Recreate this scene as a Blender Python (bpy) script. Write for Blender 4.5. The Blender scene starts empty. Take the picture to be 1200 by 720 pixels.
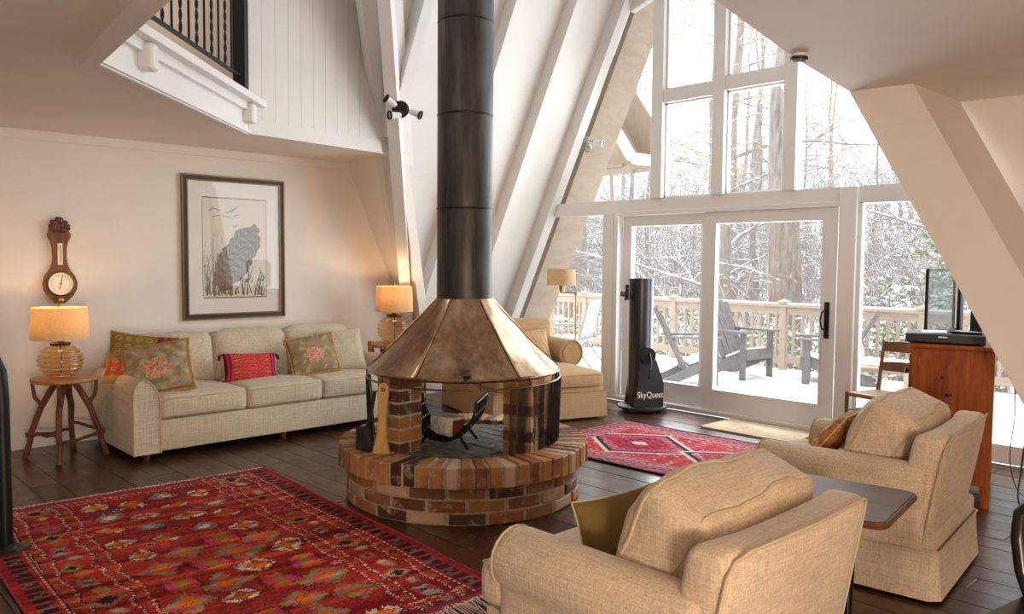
import bpy, bmesh, math, random
import numpy as np
from mathutils import Vector, Matrix, noise
R_ = math.radians
random.seed(7)
SC = bpy.context.scene
COL = SC.collection

# ------------------------------------------------------------------ camera
def cam_setup():
    yaw, pitch, roll = R_(46.33), R_(-3.32), R_(.485)
    f = Vector((-math.sin(yaw)*math.cos(pitch), math.cos(yaw)*math.cos(pitch), math.sin(pitch)))
    r = f.cross(Vector((0, 0, 1))).normalized(); u = r.cross(f)
    r, u = r*math.cos(roll)+u*math.sin(roll), -r*math.sin(roll)+u*math.cos(roll)
    cd = bpy.data.cameras.new('camera'); cd.sensor_width = 36; cd.lens = 942.76*36/1200
    cd.clip_start = .05; cd.clip_end = 500
    c = bpy.data.objects.new('camera', cd); COL.objects.link(c)
    m = Matrix((r, u, -f)).transposed().to_4x4(); m.translation = Vector((0, 0, 1.5))
    c.matrix_world = m; SC.camera = c
cam_setup()

# ------------------------------------------------------------------ world, lights, exposure
W = bpy.data.worlds.new('world'); SC.world = W; W.use_nodes = True
W.node_tree.nodes['Background'].inputs[0].default_value = (.93, .96, 1, 1)
W.node_tree.nodes['Background'].inputs[1].default_value = 2.3
SC.view_settings.view_transform = 'Standard'; SC.view_settings.look = 'None'
SC.view_settings.exposure = .2; SC.view_settings.gamma = 1

def lamp(name, kind, loc, energy, color=(1, 1, 1), target=None, size=1, size_y=None, spread=None):
    d = bpy.data.lights.new(name, kind); d.energy = energy; d.color = color
    if kind == 'AREA':
        d.size = size
        if size_y: d.shape = 'RECTANGLE'; d.size_y = size_y
        if spread: d.spread = R_(spread)
    elif kind == 'POINT': d.shadow_soft_size = size
    elif kind == 'SUN': d.angle = size
    o = bpy.data.objects.new(name, d); COL.objects.link(o); o.location = loc
    if target is not None:
        o.rotation_euler = (Vector(target)-Vector(loc)).to_track_quat('-Z', 'Y').to_euler()
    return o
lamp('sun', 'SUN', (-40, 30, 30), 3.6, (1, .97, .94), target=(0, 5, 0), size=.05)
# unseen fill lights added behind the camera, cool above and warm below
lamp('fill_rear_cool', 'AREA', (-2.2, -3.6, 3.6), 50, (.95, .97, 1), target=(-4.2, 4, 2.6), size=3.5, size_y=3.5)
lamp('fill_side_warm', 'AREA', (2.8, .8, 1.5), 36, (1, .78, .56), target=(-4, 3, .6), size=2.6, size_y=1.6)

lamp('daylight_gable', 'AREA', (-4.2, 6.99, 1.65), 150, (.92, .96, 1), target=(-4.2, 0, 1.4), size=3.0, size_y=3.0)
lamp('loft_fill', 'POINT', (-6.2, 1.8, 4.3), 22, (1, .86, .72), size=.2)  # added point light to brighten the loft behind the balusters
lamp('ceiling_fill', 'POINT', (1.3, -.2, .75), 260, (1, .84, .70), size=.3)  # added warm fill, out of view, to lift the ceilings

# ------------------------------------------------------------------ materials
def lin(c):
    if isinstance(c, str): c = [int(c[i:i+2], 16) for i in (0, 2, 4)]
    return tuple(((v/255/12.92) if v/255 <= .04045 else ((v/255+.055)/1.055)**2.4) for v in c)
class NT:
    def __init__(s, name):
        s.m = bpy.data.materials.new(name); s.m.use_nodes = True; s.t = s.m.node_tree
        s.b = s.t.nodes['Principled BSDF']; s.out = s.t.nodes['Material Output']
    def n(s, typ, **kw):
        nd = s.t.nodes.new(typ)
        for k, v in kw.items():
            if k in nd.inputs: nd.inputs[k].default_value = v
            else: setattr(nd, k, v)
        return nd
    def l(s, a, b): s.t.links.new(a, b)
    def coord(s, scale=(1, 1, 1), kind='Object', rnd=False):
        tc = s.n('ShaderNodeTexCoord'); mp = s.n('ShaderNodeMapping'); mp.inputs['Scale'].default_value = scale
        s.l(tc.outputs[kind], mp.inputs['Vector'])
        if rnd:
            oi = s.n('ShaderNodeObjectInfo'); mu = s.n('ShaderNodeMath', operation='MULTIPLY'); mu.inputs[1].default_value = 91
            s.l(oi.outputs['Random'], mu.inputs[0]); s.l(mu.outputs[0], mp.inputs['Location'])
        return mp.outputs[0]
    def noise(s, vec, scale, detail=4, rough=.6):
        nd = s.n('ShaderNodeTexNoise', Scale=scale, Detail=detail, Roughness=rough); s.l(vec, nd.inputs['Vector']); return nd.outputs['Fac']
    def ramp(s, fac, stops):
        nd = s.n('ShaderNodeValToRGB'); cr = nd.color_ramp
        while len(cr.elements) < len(stops): cr.elements.new(.5)
        for e, (p, c) in zip(cr.elements, stops):
            e.position = p; e.color = (*lin(c), 1) if not isinstance(c, float) else (c, c, c, 1)
        s.l(fac, nd.inputs[0]); return nd.outputs[0]
    def mix(s, fac, a, b, mode='MIX'):
        nd = s.n('ShaderNodeMix', data_type='RGBA', blend_type=mode)
        for sock, v in ((nd.inputs[0], fac), (nd.inputs[6], a), (nd.inputs[7], b)):
            if hasattr(v, 'is_linked'): s.l(v, sock)
            elif isinstance(v, (float, int)) and sock == nd.inputs[0]: sock.default_value = v
            else: sock.default_value = (*lin(v), 1) if not isinstance(v, float) else (v, v, v, 1)
        return nd.outputs[2]
    def bump(s, h, strength=.3, dist=.01):
        nd = s.n('ShaderNodeBump', Strength=strength, Distance=dist); s.l(h, nd.inputs['Height']); s.l(nd.outputs[0], s.b.inputs['Normal'])
    def set(s, color=None, rough=.5, metal=0, spec=.5, **kw):
        if color is not None:
            if hasattr(color, 'is_linked'): s.l(color, s.b.inputs['Base Color'])
            else: s.b.inputs['Base Color'].default_value = (*lin(color), 1)
        if hasattr(rough, 'is_linked'): s.l(rough, s.b.inputs['Roughness'])
        else: s.b.inputs['Roughness'].default_value = rough
        s.b.inputs['Metallic'].default_value = metal; s.b.inputs['Specular IOR Level'].default_value = spec
        return s.m
def plain(name, c, rough=.5, metal=0, spec=.5, var=.06, vs=9):
    t = NT(name); v = t.coord()
    f = t.noise(v, vs); lo = [max(0, x*(1-var)) for x in hx(c)]; hi = [min(255, x*(1+var)) for x in hx(c)]
    return t.set(t.ramp(f, [(.3, lo), (.7, hi)]), rough, metal, spec)
def hx(c): return [int(c[i:i+2], 16) for i in (0, 2, 4)] if isinstance(c, str) else list(c)
def linen(name, c, dark=.80, scale=150, rough=.9):
    t = NT(name); c = hx(c); d = [x*dark for x in c]; h = [min(255, x*1.06) for x in c]
    a = t.noise(t.coord((scale*.045, scale, scale)), 1, 2); b = t.noise(t.coord((scale, scale*.045, scale)), 1, 2); e = t.noise(t.coord((scale, scale, scale*.045)), 1, 2)
    m1 = t.n('ShaderNodeMath', operation='ADD'); t.l(a, m1.inputs[0]); t.l(b, m1.inputs[1])
    m2 = t.n('ShaderNodeMath', operation='ADD'); t.l(m1.outputs[0], m2.inputs[0]); t.l(e, m2.inputs[1])
    m3 = t.n('ShaderNodeMath', operation='MULTIPLY'); t.l(m2.outputs[0], m3.inputs[0]); m3.inputs[1].default_value = .3333
    col = t.ramp(m3.outputs[0], [(.40, d), (.6, h)])
    big = t.noise(t.coord(), 3, 3); col = t.mix(.22, col, t.ramp(big, [(.3, d), (.7, h)]))
    t.b.inputs['Sheen Weight'].default_value = .15
    t.bump(m3.outputs[0], .45, .004); return t.set(col, rough, 0, .15)
def wood(name, dark, light, scale=(2, 22, 22), rough=.4, rnd=True, spec=.5, bump=.15):
    t = NT(name); v = t.coord(scale, rnd=rnd); f = t.noise(v, 1.3, 6, .65); g = t.noise(v, 7, 3)
    col = t.ramp(f, [(.32, dark), (.68, light)]); col = t.mix(.25, col, t.ramp(g, [(.35, dark), (.65, light)]))
    t.bump(g, bump, .004); return t.set(col, rough, 0, spec)
def attr_mat(name, rough=.9, bump=0, bs=200, spec=.2, mott=.25, stretch=(1, 1, 1)):
    t = NT(name); a = t.n('ShaderNodeAttribute', attribute_name='Col'); v = t.coord(stretch)
    f = t.noise(v, bs, 2); c = t.mix(mott, a.outputs['Color'], t.ramp(f, [(.25, (40, 40, 40)), (.75, (255, 255, 255))]), 'MULTIPLY')
    if bump: t.bump(f, bump, .004)
    return t.set(c, rough, 0, spec)

M = {}
M['paint'] = plain('paint_white', 'DCD8D3', .55, var=.015, vs=2)
M['paint_warm'] = plain('paint_cream', 'E5DCD2', .7, var=.015, vs=2)
M['paint_trim'] = plain('paint_trim', 'E4E2DF', .4, var=.012, vs=3)
def mk():
    t = NT('floor_plank'); oi = t.n('ShaderNodeObjectInfo'); v = t.coord((1.4, 16, 16), rnd=True)
    f = t.noise(v, 1.5, 7, .7); saw = t.noise(t.coord((70, 4, 1), rnd=True), 1, 3, .6); sc = t.noise(t.coord((3, 3, 3), rnd=True), 2, 4)
    col = t.ramp(f, [(.25, '140802'), (.5, '301604'), (.75, '502A0C')])
    rc = t.ramp(oi.outputs['Random'], [(0, '220E03'), (.3, '45220A'), (.5, '2C1405'), (.75, '643812'), (1, '341806')])
    col = t.mix(.55, col, rc); col = t.mix(.3, col, t.ramp(saw, [(.4, '160A04'), (.6, '5A3820')]))
    ro = t.ramp(sc, [(.3, .3), (.7, .5)]); t.bump(saw, .2, .005); t.b.inputs['Coat Weight'].default_value = .52; t.b.inputs['Coat IOR'].default_value = 1.6; t.b.inputs['Coat Roughness'].default_value = .22; return t.set(col, ro, 0, .2)
M['plank'] = mk()
def mk(name, stops, soot=0):
    t = NT(name); oi = t.n('ShaderNodeObjectInfo'); col = t.ramp(oi.outputs['Random'], stops)
    f = t.noise(t.coord((1, 1, 1), rnd=True), 14, 5, .7); g = t.noise(t.coord((1, 1, 1), rnd=True), 5, 4)
    col = t.mix(t.ramp(f, [(.55, 0.), (.68, .6)]), col, 'CBB49A'); col = t.mix(t.ramp(g, [(.5, 0.), (.7, .5)]), col, '43241A')
    t.bump(f, .6, .008); return t.set(col, .62, 0, .4)
BR = [(0, '98602F'), (.08, 'B07A40'), (.15, '3A1E18'), (.24, 'A0602E'), (.33, 'D2BC9E'), (.40, '8A4A28'), (.5, 'B8884E'), (.58, '341A16'), (.66, '9C5A30'), (.76, 'C8AE8A'), (.84, '7E3E26'), (.92, 'AC7440'), (1, '4A2820')]
M['brick'] = mk('brick_red', BR)
M['brick_soot'] = mk('brick_soot', [(0, '5E5650'), (.5, '77706A'), (1, '4A4440')])
M['mortar'] = plain('mortar', 'A0907A', .9, var=.15, vs=40)
M['linen'] = linen('linen_beige', 'CFBFA6')
M['linen2'] = linen('linen_tan', 'D0B89C', scale=170)
M['tan'] = linen('cotton_tan', 'B8956F', dark=.9, scale=220)
M['piping'] = plain('piping', 'BDA684', .9)
def mk():
    t = NT('copper_aged'); f = t.noise(t.coord((1, 1, .55)), 5, 6, .65); g = t.noise(t.coord((4, 4, .6)), 6, 5, .6)
    col = t.ramp(f, [(.3, '6E5238'), (.5, '8E6844'), (.72, 'AE9478')]); col = t.mix(.3, col, t.ramp(g, [(.35, '604A36'), (.65, 'B4A08C')]))
    t.bump(t.noise(t.coord(), 4, 2), .12, .02)
    return t.set(col, t.ramp(g, [(.3, .15), (.7, .28)]), .92, .5)
M['copper'] = mk()
def mk():
    t = NT('steel_dark'); f = t.noise(t.coord((6, 6, 1)), 4, 5)
    return t.set(t.ramp(f, [(.3, '2B2826'), (.7, '4A443F')]), .42, .55, .5)
M['flue'] = mk()
M['iron'] = plain('iron_black', '15130F', .45, .4)
M['black'] = plain('black_plastic', '141416', .35)
M['bronze'] = plain('bronze_dark', '2E211C', .4, .5)
M['brass'] = plain('brass', 'B08A45', .3, 1)
M['gold'] = plain('gold_frame', '7E6440', .35, .8)
M['frame_dark'] = plain('frame_dark', '2A1A12', .4)
M['mat_white'] = plain('mat_white', 'E6E0D8', .9, var=.01)
M['white'] = plain('white_enamel', 'E8E4DE', .4, var=.01)
M['mahog'] = wood('mahogany', '3A150C', '6A3018', (22, 22, 2), .35)
M['barowood'] = wood('barometer_wood', '4A2814', '8E5C30', (12, 12, 2), .4)
M['cherry'] = wood('cherry_wood', '702A0C', 'B05A20', (14, 14, 1.6), .5, spec=.22)
M['walnut'] = wood('walnut_top', '4A2C1E', '744C36', (2, 18, 18), .5, spec=.12)
M['twig'] = wood('twig_bark', '3A1C14', '8A5434', (20, 20, 4), .6)
M['log'] = wood('log_slice', '8A5A30', 'C08A50', (6, 6, 6), .4)
M['oak'] = wood('oak_chair', '6A4830', '94704E', (16, 16, 3), .5)
M['paddle'] = wood('pale_wood', 'A87840', 'C89A5C', (16, 16, 3), .5)
M['deckwood'] = wood('cedar_rail', 'B29C8A', 'C8B6A8', (3, 18, 18), .8)
M['greywood'] = wood('grey_chair_wood', '6E6A6A', '8E8886', (10, 10, 10), .8)
M['bark'] = None
def mk(name, d, l, snow=.35, sc=(9, 9, 1.5)):
    t = NT(name); f = t.noise(t.coord(sc), 2, 6, .7); col = t.ramp(f, [(.3, d), (.7, l)])
    g = t.n('ShaderNodeNewGeometry'); sx = t.n('ShaderNodeSeparateXYZ'); t.l(g.outputs['Normal'], sx.inputs[0])
    s = t.ramp(sx.outputs['Z'], [(snow, 0.), (snow+.2, 1.)]); col = t.mix(s, col, 'F2F4F8'); t.bump(f, .8, .03)
    return t.set(col, .9, 0, .2)
M['bark'] = mk('bark_snowy', '8A807A', 'B2A8A1', .3)
M['bark_big'] = mk('bark_big', '786E68', 'B4AAA2', .8)
M['leaf'] = mk('evergreen_leaf', '7A8A66', 'A8AE8C', .55, (6, 6, 6))
M['dleaf'] = mk('dry_leaf', 'C4A488', 'DCC8B0', .6, (6, 6, 6))
M['snow'] = plain('snow', 'F0F3F8', .8, var=.02, vs=1)
M['eave'] = wood('eave_boards', '94826F', 'AA9886', (18, 2, 2), .7)
def mk(name, tint, alpha, rough=.02, dark=None):
    t = NT(name); tr = t.n('ShaderNodeBsdfTransparent'); tr.inputs[0].default_value = (*lin(tint), 1)
    gl = t.n('ShaderNodeBsdfGlossy'); gl.inputs['Roughness'].default_value = rough
    fr = t.n('ShaderNodeLayerWeight', Blend=.5); mx = t.n('ShaderNodeMixShader')
    pw_ = t.n('ShaderNodeMath', operation='POWER'); t.l(fr.outputs['Facing'], pw_.inputs[0]); pw_.inputs[1].default_value = 5
    ad = t.n('ShaderNodeMath', operation='MULTIPLY_ADD'); t.l(pw_.outputs[0], ad.inputs[0]); ad.inputs[1].default_value = .9; ad.inputs[2].default_value = alpha+.025
    t.l(ad.outputs[0], mx.inputs[0]); t.l(tr.outputs[0], mx.inputs[1]); t.l(gl.outputs[0], mx.inputs[2]); t.l(mx.outputs[0], t.out.inputs[0])
    return t.m
M['glass'] = mk('window_glass', 'FDFEFD', 0)
M['picglass'] = mk('picture_glass', 'FFFFFF', .03)
M['tvglass'] = mk('tinted_panel', 'D2D6D4', -.005)
M['amber'] = mk('amber_glass', 'F3DCB4', .10, .05)
def mk():
    t = NT('lamp_shade'); f = t.noise(t.coord((60, 60, 220)), 1, 2); c = t.ramp(f, [(.3, 'D8BE96'), (.7, 'EAD8B8')])
    tl = t.n('ShaderNodeBsdfTranslucent'); t.l(c, tl.inputs[0]); mx = t.n('ShaderNodeMixShader', Fac=.5)
    t.set(c, .9, 0, .1); t.l(t.b.outputs[0], mx.inputs[1]); t.l(tl.outputs[0], mx.inputs[2]); t.l(mx.outputs[0], t.out.inputs[0]); return t.m
M['shade'] = mk()
def mk():
    t = NT('chain_mesh'); tr = t.n('ShaderNodeBsdfTransparent'); mx = t.n('ShaderNodeMixShader')
    tc = t.n('ShaderNodeAttribute', attribute_name='Col'); t.l(tc.outputs['Fac'], mx.inputs[0])
    t.set('3A322C', .4, .7); t.l(tr.outputs[0], mx.inputs[1]); t.l(t.b.outputs[0], mx.inputs[2]); t.l(mx.outputs[0], t.out.inputs[0]); return t.m
M['mesh'] = mk()
M['rug'] = attr_mat('rug_wool', .95, .5, 260, .1, .35)
M['pill'] = attr_mat('pillow_print', .9, .3, 220, .15, .25)
M['print'] = attr_mat('print_paper', .8, 0, 60, .2, .10)
M['fringe'] = plain('fringe_wool', 'C9A9A0', .95, var=.2, vs=60)
M['fringe_gold'] = plain('fringe_gold', 'A8854C', .95, var=.25, vs=120)
M['mat_beige'] = linen('door_mat', 'B8A48A', scale=90)
M['dial'] = plain('dial_face', 'EFE6D6', .4, var=.01)
M['char'] = plain('charcoal_black', '1A1614', .8)
M['birch'] = plain('birch_white', 'CFC6BA', .8, var=.2, vs=25)
M['redwood'] = plain('split_wood', '7A3020', .7, var=.25, vs=25)
M['rush'] = wood('rush_seat', '8A6C4C', 'AA8C66', (30, 30, 30), .8)
M['sling'] = plain('sling_grey', 'C8C8C8', .8)
M['teltube'] = plain('tube_black', '414144', .3, .75)
M['telboard'] = plain('black_board', '2B2829', .5)
M['black_wood'] = plain('black_lacquer', '16110F', .25)
M['red_dark'] = plain('tassel_dark', '3A1420', .9)

# ------------------------------------------------------------------ mesh helpers
def V(*a): return Vector(a)
class B:
    def __init__(s): s.v = []; s.f = []; s.c = None; s.fc = None
    def add(s, vs, fs):
        o = len(s.v); s.v += [tuple(p) for p in vs]; s.f += [tuple(i+o for i in f) for f in fs]; return s
    def box(s, c, d, rot=None):
        h = [x/2 for x in d]; vs = [Vector((sx*h[0], sy*h[1], sz*h[2])) for sx in (-1, 1) for sy in (-1, 1) for sz in (-1, 1)]
        if rot is not None: vs = [rot @ p for p in vs]
        return s.add([p+Vector(c) for p in vs], [(0, 1, 3, 2), (4, 6, 7, 5), (0, 4, 5, 1), (2, 3, 7, 6), (0, 2, 6, 4), (1, 5, 7, 3)])
    def bar(s, a, b, w, t, up=(0, 0, 1)):
        a, b = Vector(a), Vector(b); d = b-a; x = d.normalized(); y = Vector(up).cross(x)
        y = y.normalized() if y.length > 1e-5 else x.orthogonal().normalized(); z = x.cross(y)
        return s.box((a+b)/2, (d.length, w, t), Matrix((x, y, z)).transposed())
    def bbox(s, c, d, bev=.01, seg=2, rot=None):
        bm = bmesh.new(); bmesh.ops.create_cube(bm, size=1); bmesh.ops.scale(bm, vec=d, verts=bm.verts)
        bmesh.ops.bevel(bm, geom=bm.edges[:], offset=bev, segments=seg, affect='EDGES', profile=.5)
        bm.verts.index_update(); vs = [v.co.copy() for v in bm.verts]
        if rot is not None: vs = [rot @ p for p in vs]
        s.add([p+Vector(c) for p in vs], [[v.index for v in f.verts] for f in bm.faces]); bm.free(); return s
    def tube(s, pts, r, n=8, caps=True):
        pts = [Vector(p) for p in pts]; k = len(pts); rs = r if isinstance(r, (list, tuple)) else [r]*k
        ref = None; rings = []
        for i, p in enumerate(pts):
            t = (pts[min(i+1, k-1)]-pts[max(i-1, 0)]).normalized()
            if ref is None: ref = t.orthogonal().normalized()
            ref = ref-t*ref.dot(t); ref = ref.normalized() if ref.length > 1e-6 else t.orthogonal().normalized()
            bn = t.cross(ref)
            rings.append([p+(ref*math.cos(2*math.pi*j/n)+bn*math.sin(2*math.pi*j/n))*rs[i] for j in range(n)])
        fs = [(i*n+j, i*n+(j+1) % n, (i+1)*n+(j+1) % n, (i+1)*n+j) for i in range(k-1) for j in range(n)]
        if caps: fs += [tuple(range(n))[::-1], tuple((k-1)*n+j for j in range(n))]
        return s.add([p for rg in rings for p in rg], fs)
    def lathe(s, prof, n=32, c=(0, 0, 0), a0=0, a1=2*math.pi, cap=False, rot=None):
        full = abs(a1-a0-2*math.pi) < 1e-6; m = n if full else n+1; c = Vector(c); vs = []
        for r, z in prof:
            for j in range(m):
                a = a0+(a1-a0)*j/n; p = Vector((r*math.cos(a), r*math.sin(a), z))
                vs.append((rot @ p if rot is not None else p)+c)
        fs = [(i*m+j, i*m+(j+1) % m, (i+1)*m+(j+1) % m, (i+1)*m+j) for i in range(len(prof)-1) for j in range(n)]
        if cap: fs += [tuple(range(m))[::-1], tuple((len(prof)-1)*m+j for j in range(m))]
        return s.add(vs, fs)
    def extr(s, pts, d):
        """polygon of 3D points extruded along vector d"""
        d = Vector(d); n = len(pts); p = [Vector(q) for q in pts]
        return s.add(p+[q+d for q in p], [tuple(range(n))[::-1], tuple(range(n, 2*n))]+[(i, (i+1) % n, n+(i+1) % n, n+i) for i in range(n)])
    def rbx(s, h, r, n=10, c=(0, 0, 0), crown=(0, 0, 0), wr=0, wf=6, rot=None, seed=0, fn=None):
        h = Vector(h); us = [-1]+[-1+2*(i/(n)) for i in range(1, n)]+[1]
        us = sorted(set([round(math.copysign(1-(1-abs(u))**1.5, u), 5) for u in us])); idx = {}; vs = []; fs = []
        def put(p):
            k = tuple(round(x, 4) for x in p)
            if k in idx: return idx[k]
            q = Vector([p[i]*h[i] for i in range(3)]); inn = Vector([max(-(h[i]-r), min(h[i]-r, q[i])) for i in range(3)])
            d = q-inn
            if d.length > 1e-9: q = inn+d.normalized()*r
            w = [1-min(1, abs(q[i]/h[i]))**2 for i in range(3)]
            e = Vector([math.copysign(1, p[i])*crown[i]*w[(i+1) % 3]*w[(i+2) % 3]*abs(p[i])**2 for i in range(3)])
            q = q+e
            if wr: q = q+noise.noise_vector(q*wf+Vector((seed*7.1, seed*3.3, 0)))*wr
            if fn: q = fn(q)
            idx[k] = len(vs); vs.append(q); return idx[k]
        s.at = lambda p: (lambda q: (rot @ q if rot is not None else q)+Vector(c))(vs[put([round(x, 5) for x in p])])
        m = len(us)
        for ax in range(3):
            for sg in (-1, 1):
                for i in range(m-1):
                    for j in range(m-1):
                        q = []
                        for (a, b) in ((i, j), (i+1, j), (i+1, j+1), (i, j+1)):
                            p = [0, 0, 0]; p[ax] = sg; p[(ax+1) % 3] = us[a]; p[(ax+2) % 3] = us[b]; q.append(put(p))
                        fs.append(tuple(q if sg > 0 else q[::-1]))
        out_ = [rot @ p for p in vs] if rot is not None else list(vs)
        return s.add([p+Vector(c) for p in out_], fs)
def me(b, name, smooth=None):
    m = bpy.data.meshes.new(name); m.from_pydata(b.v, [], b.f)
    if b.c is not None:
        a = m.color_attributes.new('Col', 'FLOAT_COLOR', 'POINT'); a.data.foreach_set('color', np.asarray(b.c, 'f').ravel())
    if b.fc is not None:
        a = m.attributes.new('Col', 'FLOAT_COLOR', 'FACE'); a.data.foreach_set('color', np.asarray(b.fc, 'f').ravel())
    bm = bmesh.new(); bm.from_mesh(m); bmesh.ops.recalc_face_normals(bm, faces=bm.faces); bm.to_mesh(m); bm.free()
    if smooth:
        m.shade_smooth() if smooth == 1 else None
        if smooth != 1: m.polygons.foreach_set('use_smooth', [True]*len(m.polygons)); m.set_sharp_from_angle(angle=R_(smooth))
    return m
def ob(name, b, mat, parent=None, loc=(0, 0, 0), rot=(0, 0, 0), smooth=35, kind=None):
    m = me(b, name, smooth) if isinstance(b, B) else b
    if mat is not None and not m.materials: m.materials.append(M[mat] if isinstance(mat, str) else mat)
    o = bpy.data.objects.new(name, m); COL.objects.link(o); o.location = loc; o.rotation_euler = rot
    if parent is not None: o.parent = parent
    if kind: o['kind'] = kind
    return o
def tag(o, label, cat, group=None):
    o['label'] = label; o['category'] = cat
    if group: o['group'] = group
    return o
def thing(name, label, cat, loc=(0, 0, 0), rz=0, group=None):
    o = bpy.data.objects.new(name, None); COL.objects.link(o); o.location = loc; o.rotation_euler = (0, 0, rz); o.empty_display_size = .1
    return tag(o, label, cat, group)
def struct(name, b, mat, parent=None, smooth=None, **kw):
    return ob(name, b, mat, parent, smooth=smooth, kind='structure', **kw)
def dup(root, loc, rz, label=None):
    r = root.copy(); COL.objects.link(r); r.location = loc; r.rotation_euler = (0, 0, rz)
    if label: r['label'] = label
    for ch in root.children:
        c = ch.copy(); COL.objects.link(c); c.parent = r
        for g in ch.children:
            d = g.copy(); COL.objects.link(d); d.parent = c
    return r

# ------------------------------------------------------------------ the shell
SX, WY, CZ = -7.107, 6.86, 2.47
MS, AS = 2.04, 2.236                      # roof slopes dz/dx and dz/dy
def mx(z): return -7.45+z/MS              # rafter face of the main roof, left side
def ay(z): return 5.56-z/AS               # face of the side roof

floor = struct('floor', B().box((-2.2, 1.4, -.06), (11.4, 10.9, .06)), 'char')
pw = .172; y = -1.2; pm = [me(B().bbox((0, 0, -.015), (1, pw-.004, .03), .0016, 1), 'plank') for _ in range(1)]
pm[0].materials.append(M['plank']); rr = random.Random(3)
while y < WY-.02:
    x = -7.1+rr.uniform(-1.2, 0)
    x1 = .6
    while x < x1:
        L = rr.uniform(1.5, 3.1); a, b = max(x, -7.1), x+L
        if b-a > .2:
            o = ob('plank', pm[0], None, floor, ((a+b)/2, y, rr.uniform(-.0015, .001))); o.scale = (b-a-.003, 1, 1)
        x += L
    y += pw
struct('wall_left', B().box((SX-.06, .6, 3), (.12, 10.2, 6)), 'paint_warm')
struct('baseboard_left', B().box((SX+.008, .6, .075), (.016, 9.6, .15)), 'paint_trim')
struct('trim_1', B().box((SX+.015, .2, CZ-.035), (.03, 8.52, .07)), 'paint_warm')
struct('wall_back', B().box((-2, -4.05, 3.2), (12, .1, 6.5)), 'paint_warm')
struct('wall_right', B().box((3.45, 1.3, 2.4), (.1, 11, 4.8)), 'paint_warm')
# flat ceiling under the loft with the open hole around the flue
hole = [(-6.24, 4.46), (-6.24, 4.262), (-6.033, 2.885), (-4.363, 1.285), (-3.05, 1.15), (-1.64, 2.45), (-1.70, 2.7), (-1.88, 3.6), (-2.025, 4.55), (-2.04, 4.70), (-1.9, 5.3)]
cb = B()
def slab(pts, z0, z1): cb.extr([(x, y, z0) for x, y in pts], (0, 0, z1-z0))
slab([(SX, -4), (-4.363, -4), (-4.363, 1.285), (-6.033, 2.885), (-6.24, 4.262), (-6.24, 4.46), (SX, 4.46)], CZ, CZ+.22)
slab([(-4.363, -4), (3.4, -4), (3.4, 2.45), (-1.64, 2.45), (-3.05, 1.15), (-4.363, 1.285)], CZ, CZ+.22)
slab([(-1.64, 2.45), (3.4, 2.45), (3.4, 5.45), (-1.9, 5.3), (-2.04, 4.70), (-2.025, 4.55), (-1.88, 3.6), (-1.70, 2.7)], CZ, CZ+.22)
ceil = struct('ceiling', cb, 'paint_warm')
# dropped trim board at the near edge of the hole
struct('trim_2', B().bar((-4.33, 1.25, CZ-.02), (-2.9, 1.10, CZ-.02), .07, .05), 'paint_warm')
# board wall over the sofa bay, with rabbeted boards
p0, p1 = V(-6.033, 2.885, 0), V(-6.24, 4.262, 0)
wl = struct('wall_loft', B().extr([p0+V(0, 0, CZ+.11), p1+V(0, 0, CZ+.11), p1+(p1-p0)*.12+V(0, 0, CZ+.11), p1+(p1-p0)*.12+V(0, 0, 6), p0+V(0, 0, 6)], (-.05, 0, 0)), 'paint')
nb = 11; d = (p1-p0)/nb
bb = B().box((0, 0, 0), (.012, d.length-.0025, 3.4)); bmesh_b = me(bb, 'board'); bmesh_b.materials.append(M['paint'])
for i in range(nb+1):
    q = p0+d*(i+.5)+V(.006, 0, CZ+.12+1.7); o = ob('board', bmesh_b, None, wl, q, (0, 0, math.atan2(d.y, d.x)-math.pi/2))
ob('ledger', B().bar(p0+V(.012, 0, CZ+.06), p1+V(.012, 0, CZ+.06), .03, .12), 'paint', wl)
# main roof, left side: sheathing plane behind the rafters
def mp(y, z, off=0): return V(mx(z)-off, y, z)
D = .17
sl = struct('wall_slope_left', B().extr([mp(5.56+.1, 0, D), mp(7.0, 0, D), mp(7.0, 6.4, D), mp(2.4, 6.4, D)], (-.1, 0, .05)), 'paint')
def raft(y0, y1, zb, zt=6.4):
    return B().extr([mp(y0, zb), mp(y1, zb), mp(y1, zb, D+.03), mp(y0, zb, D+.03)], mp(0, zt)-mp(0, zb))
for (y0, y1, zb) in ((4.30, 4.41, 2.62), (5.30, 5.42, .35), (6.06, 6.18, 0), (6.73, 6.86, 0)):
    ob('rafter', raft(y0, y1, zb), 'paint', sl, smooth=None)
# boards of the sheathing show as faint joints
for k, z in enumerate([.15+.55*i for i in range(11)]):
    ob('sheathing_board', B().extr([mp(ay(z)+.16, z+.006, D-.004), mp(6.86, z+.006, D-.004), mp(6.86, z+.544, D-.004), mp(ay(z+.55)+.16, z+.544, D-.004)], (-.02, 0, .008)), 'paint', sl, smooth=None)
# side roof over the sofa bay
def ap(x, z, off=0): return V(x, ay(z)+off, z)
sl2 = struct('wall_slope_side', B().extr([ap(-7.6, 0, .0), ap(-7.45+.3, 0, .0), ap(mx(CZ)+.02, CZ, .0), ap(-7.6, CZ, .0)], (0, .1, .04)), 'paint_warm')
ob('sheathing', B().extr([ap(-7.6, CZ-.1, .12), ap(mx(CZ)-.10, CZ-.1, .12), ap(mx(6.3)-.10, 6.3, .12), ap(-7.6, 6.3, .12)], (0, .1, .04)), 'paint', sl2, smooth=None)
ob('rafter', B().extr([ap(-6.48, 2.55), ap(-6.36, 2.55), ap(-6.36, 2.55, .13), ap(-6.48, 2.55, .13)], ap(0, 6.3)-ap(0, 2.55)), 'paint', sl2, smooth=None)
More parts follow.
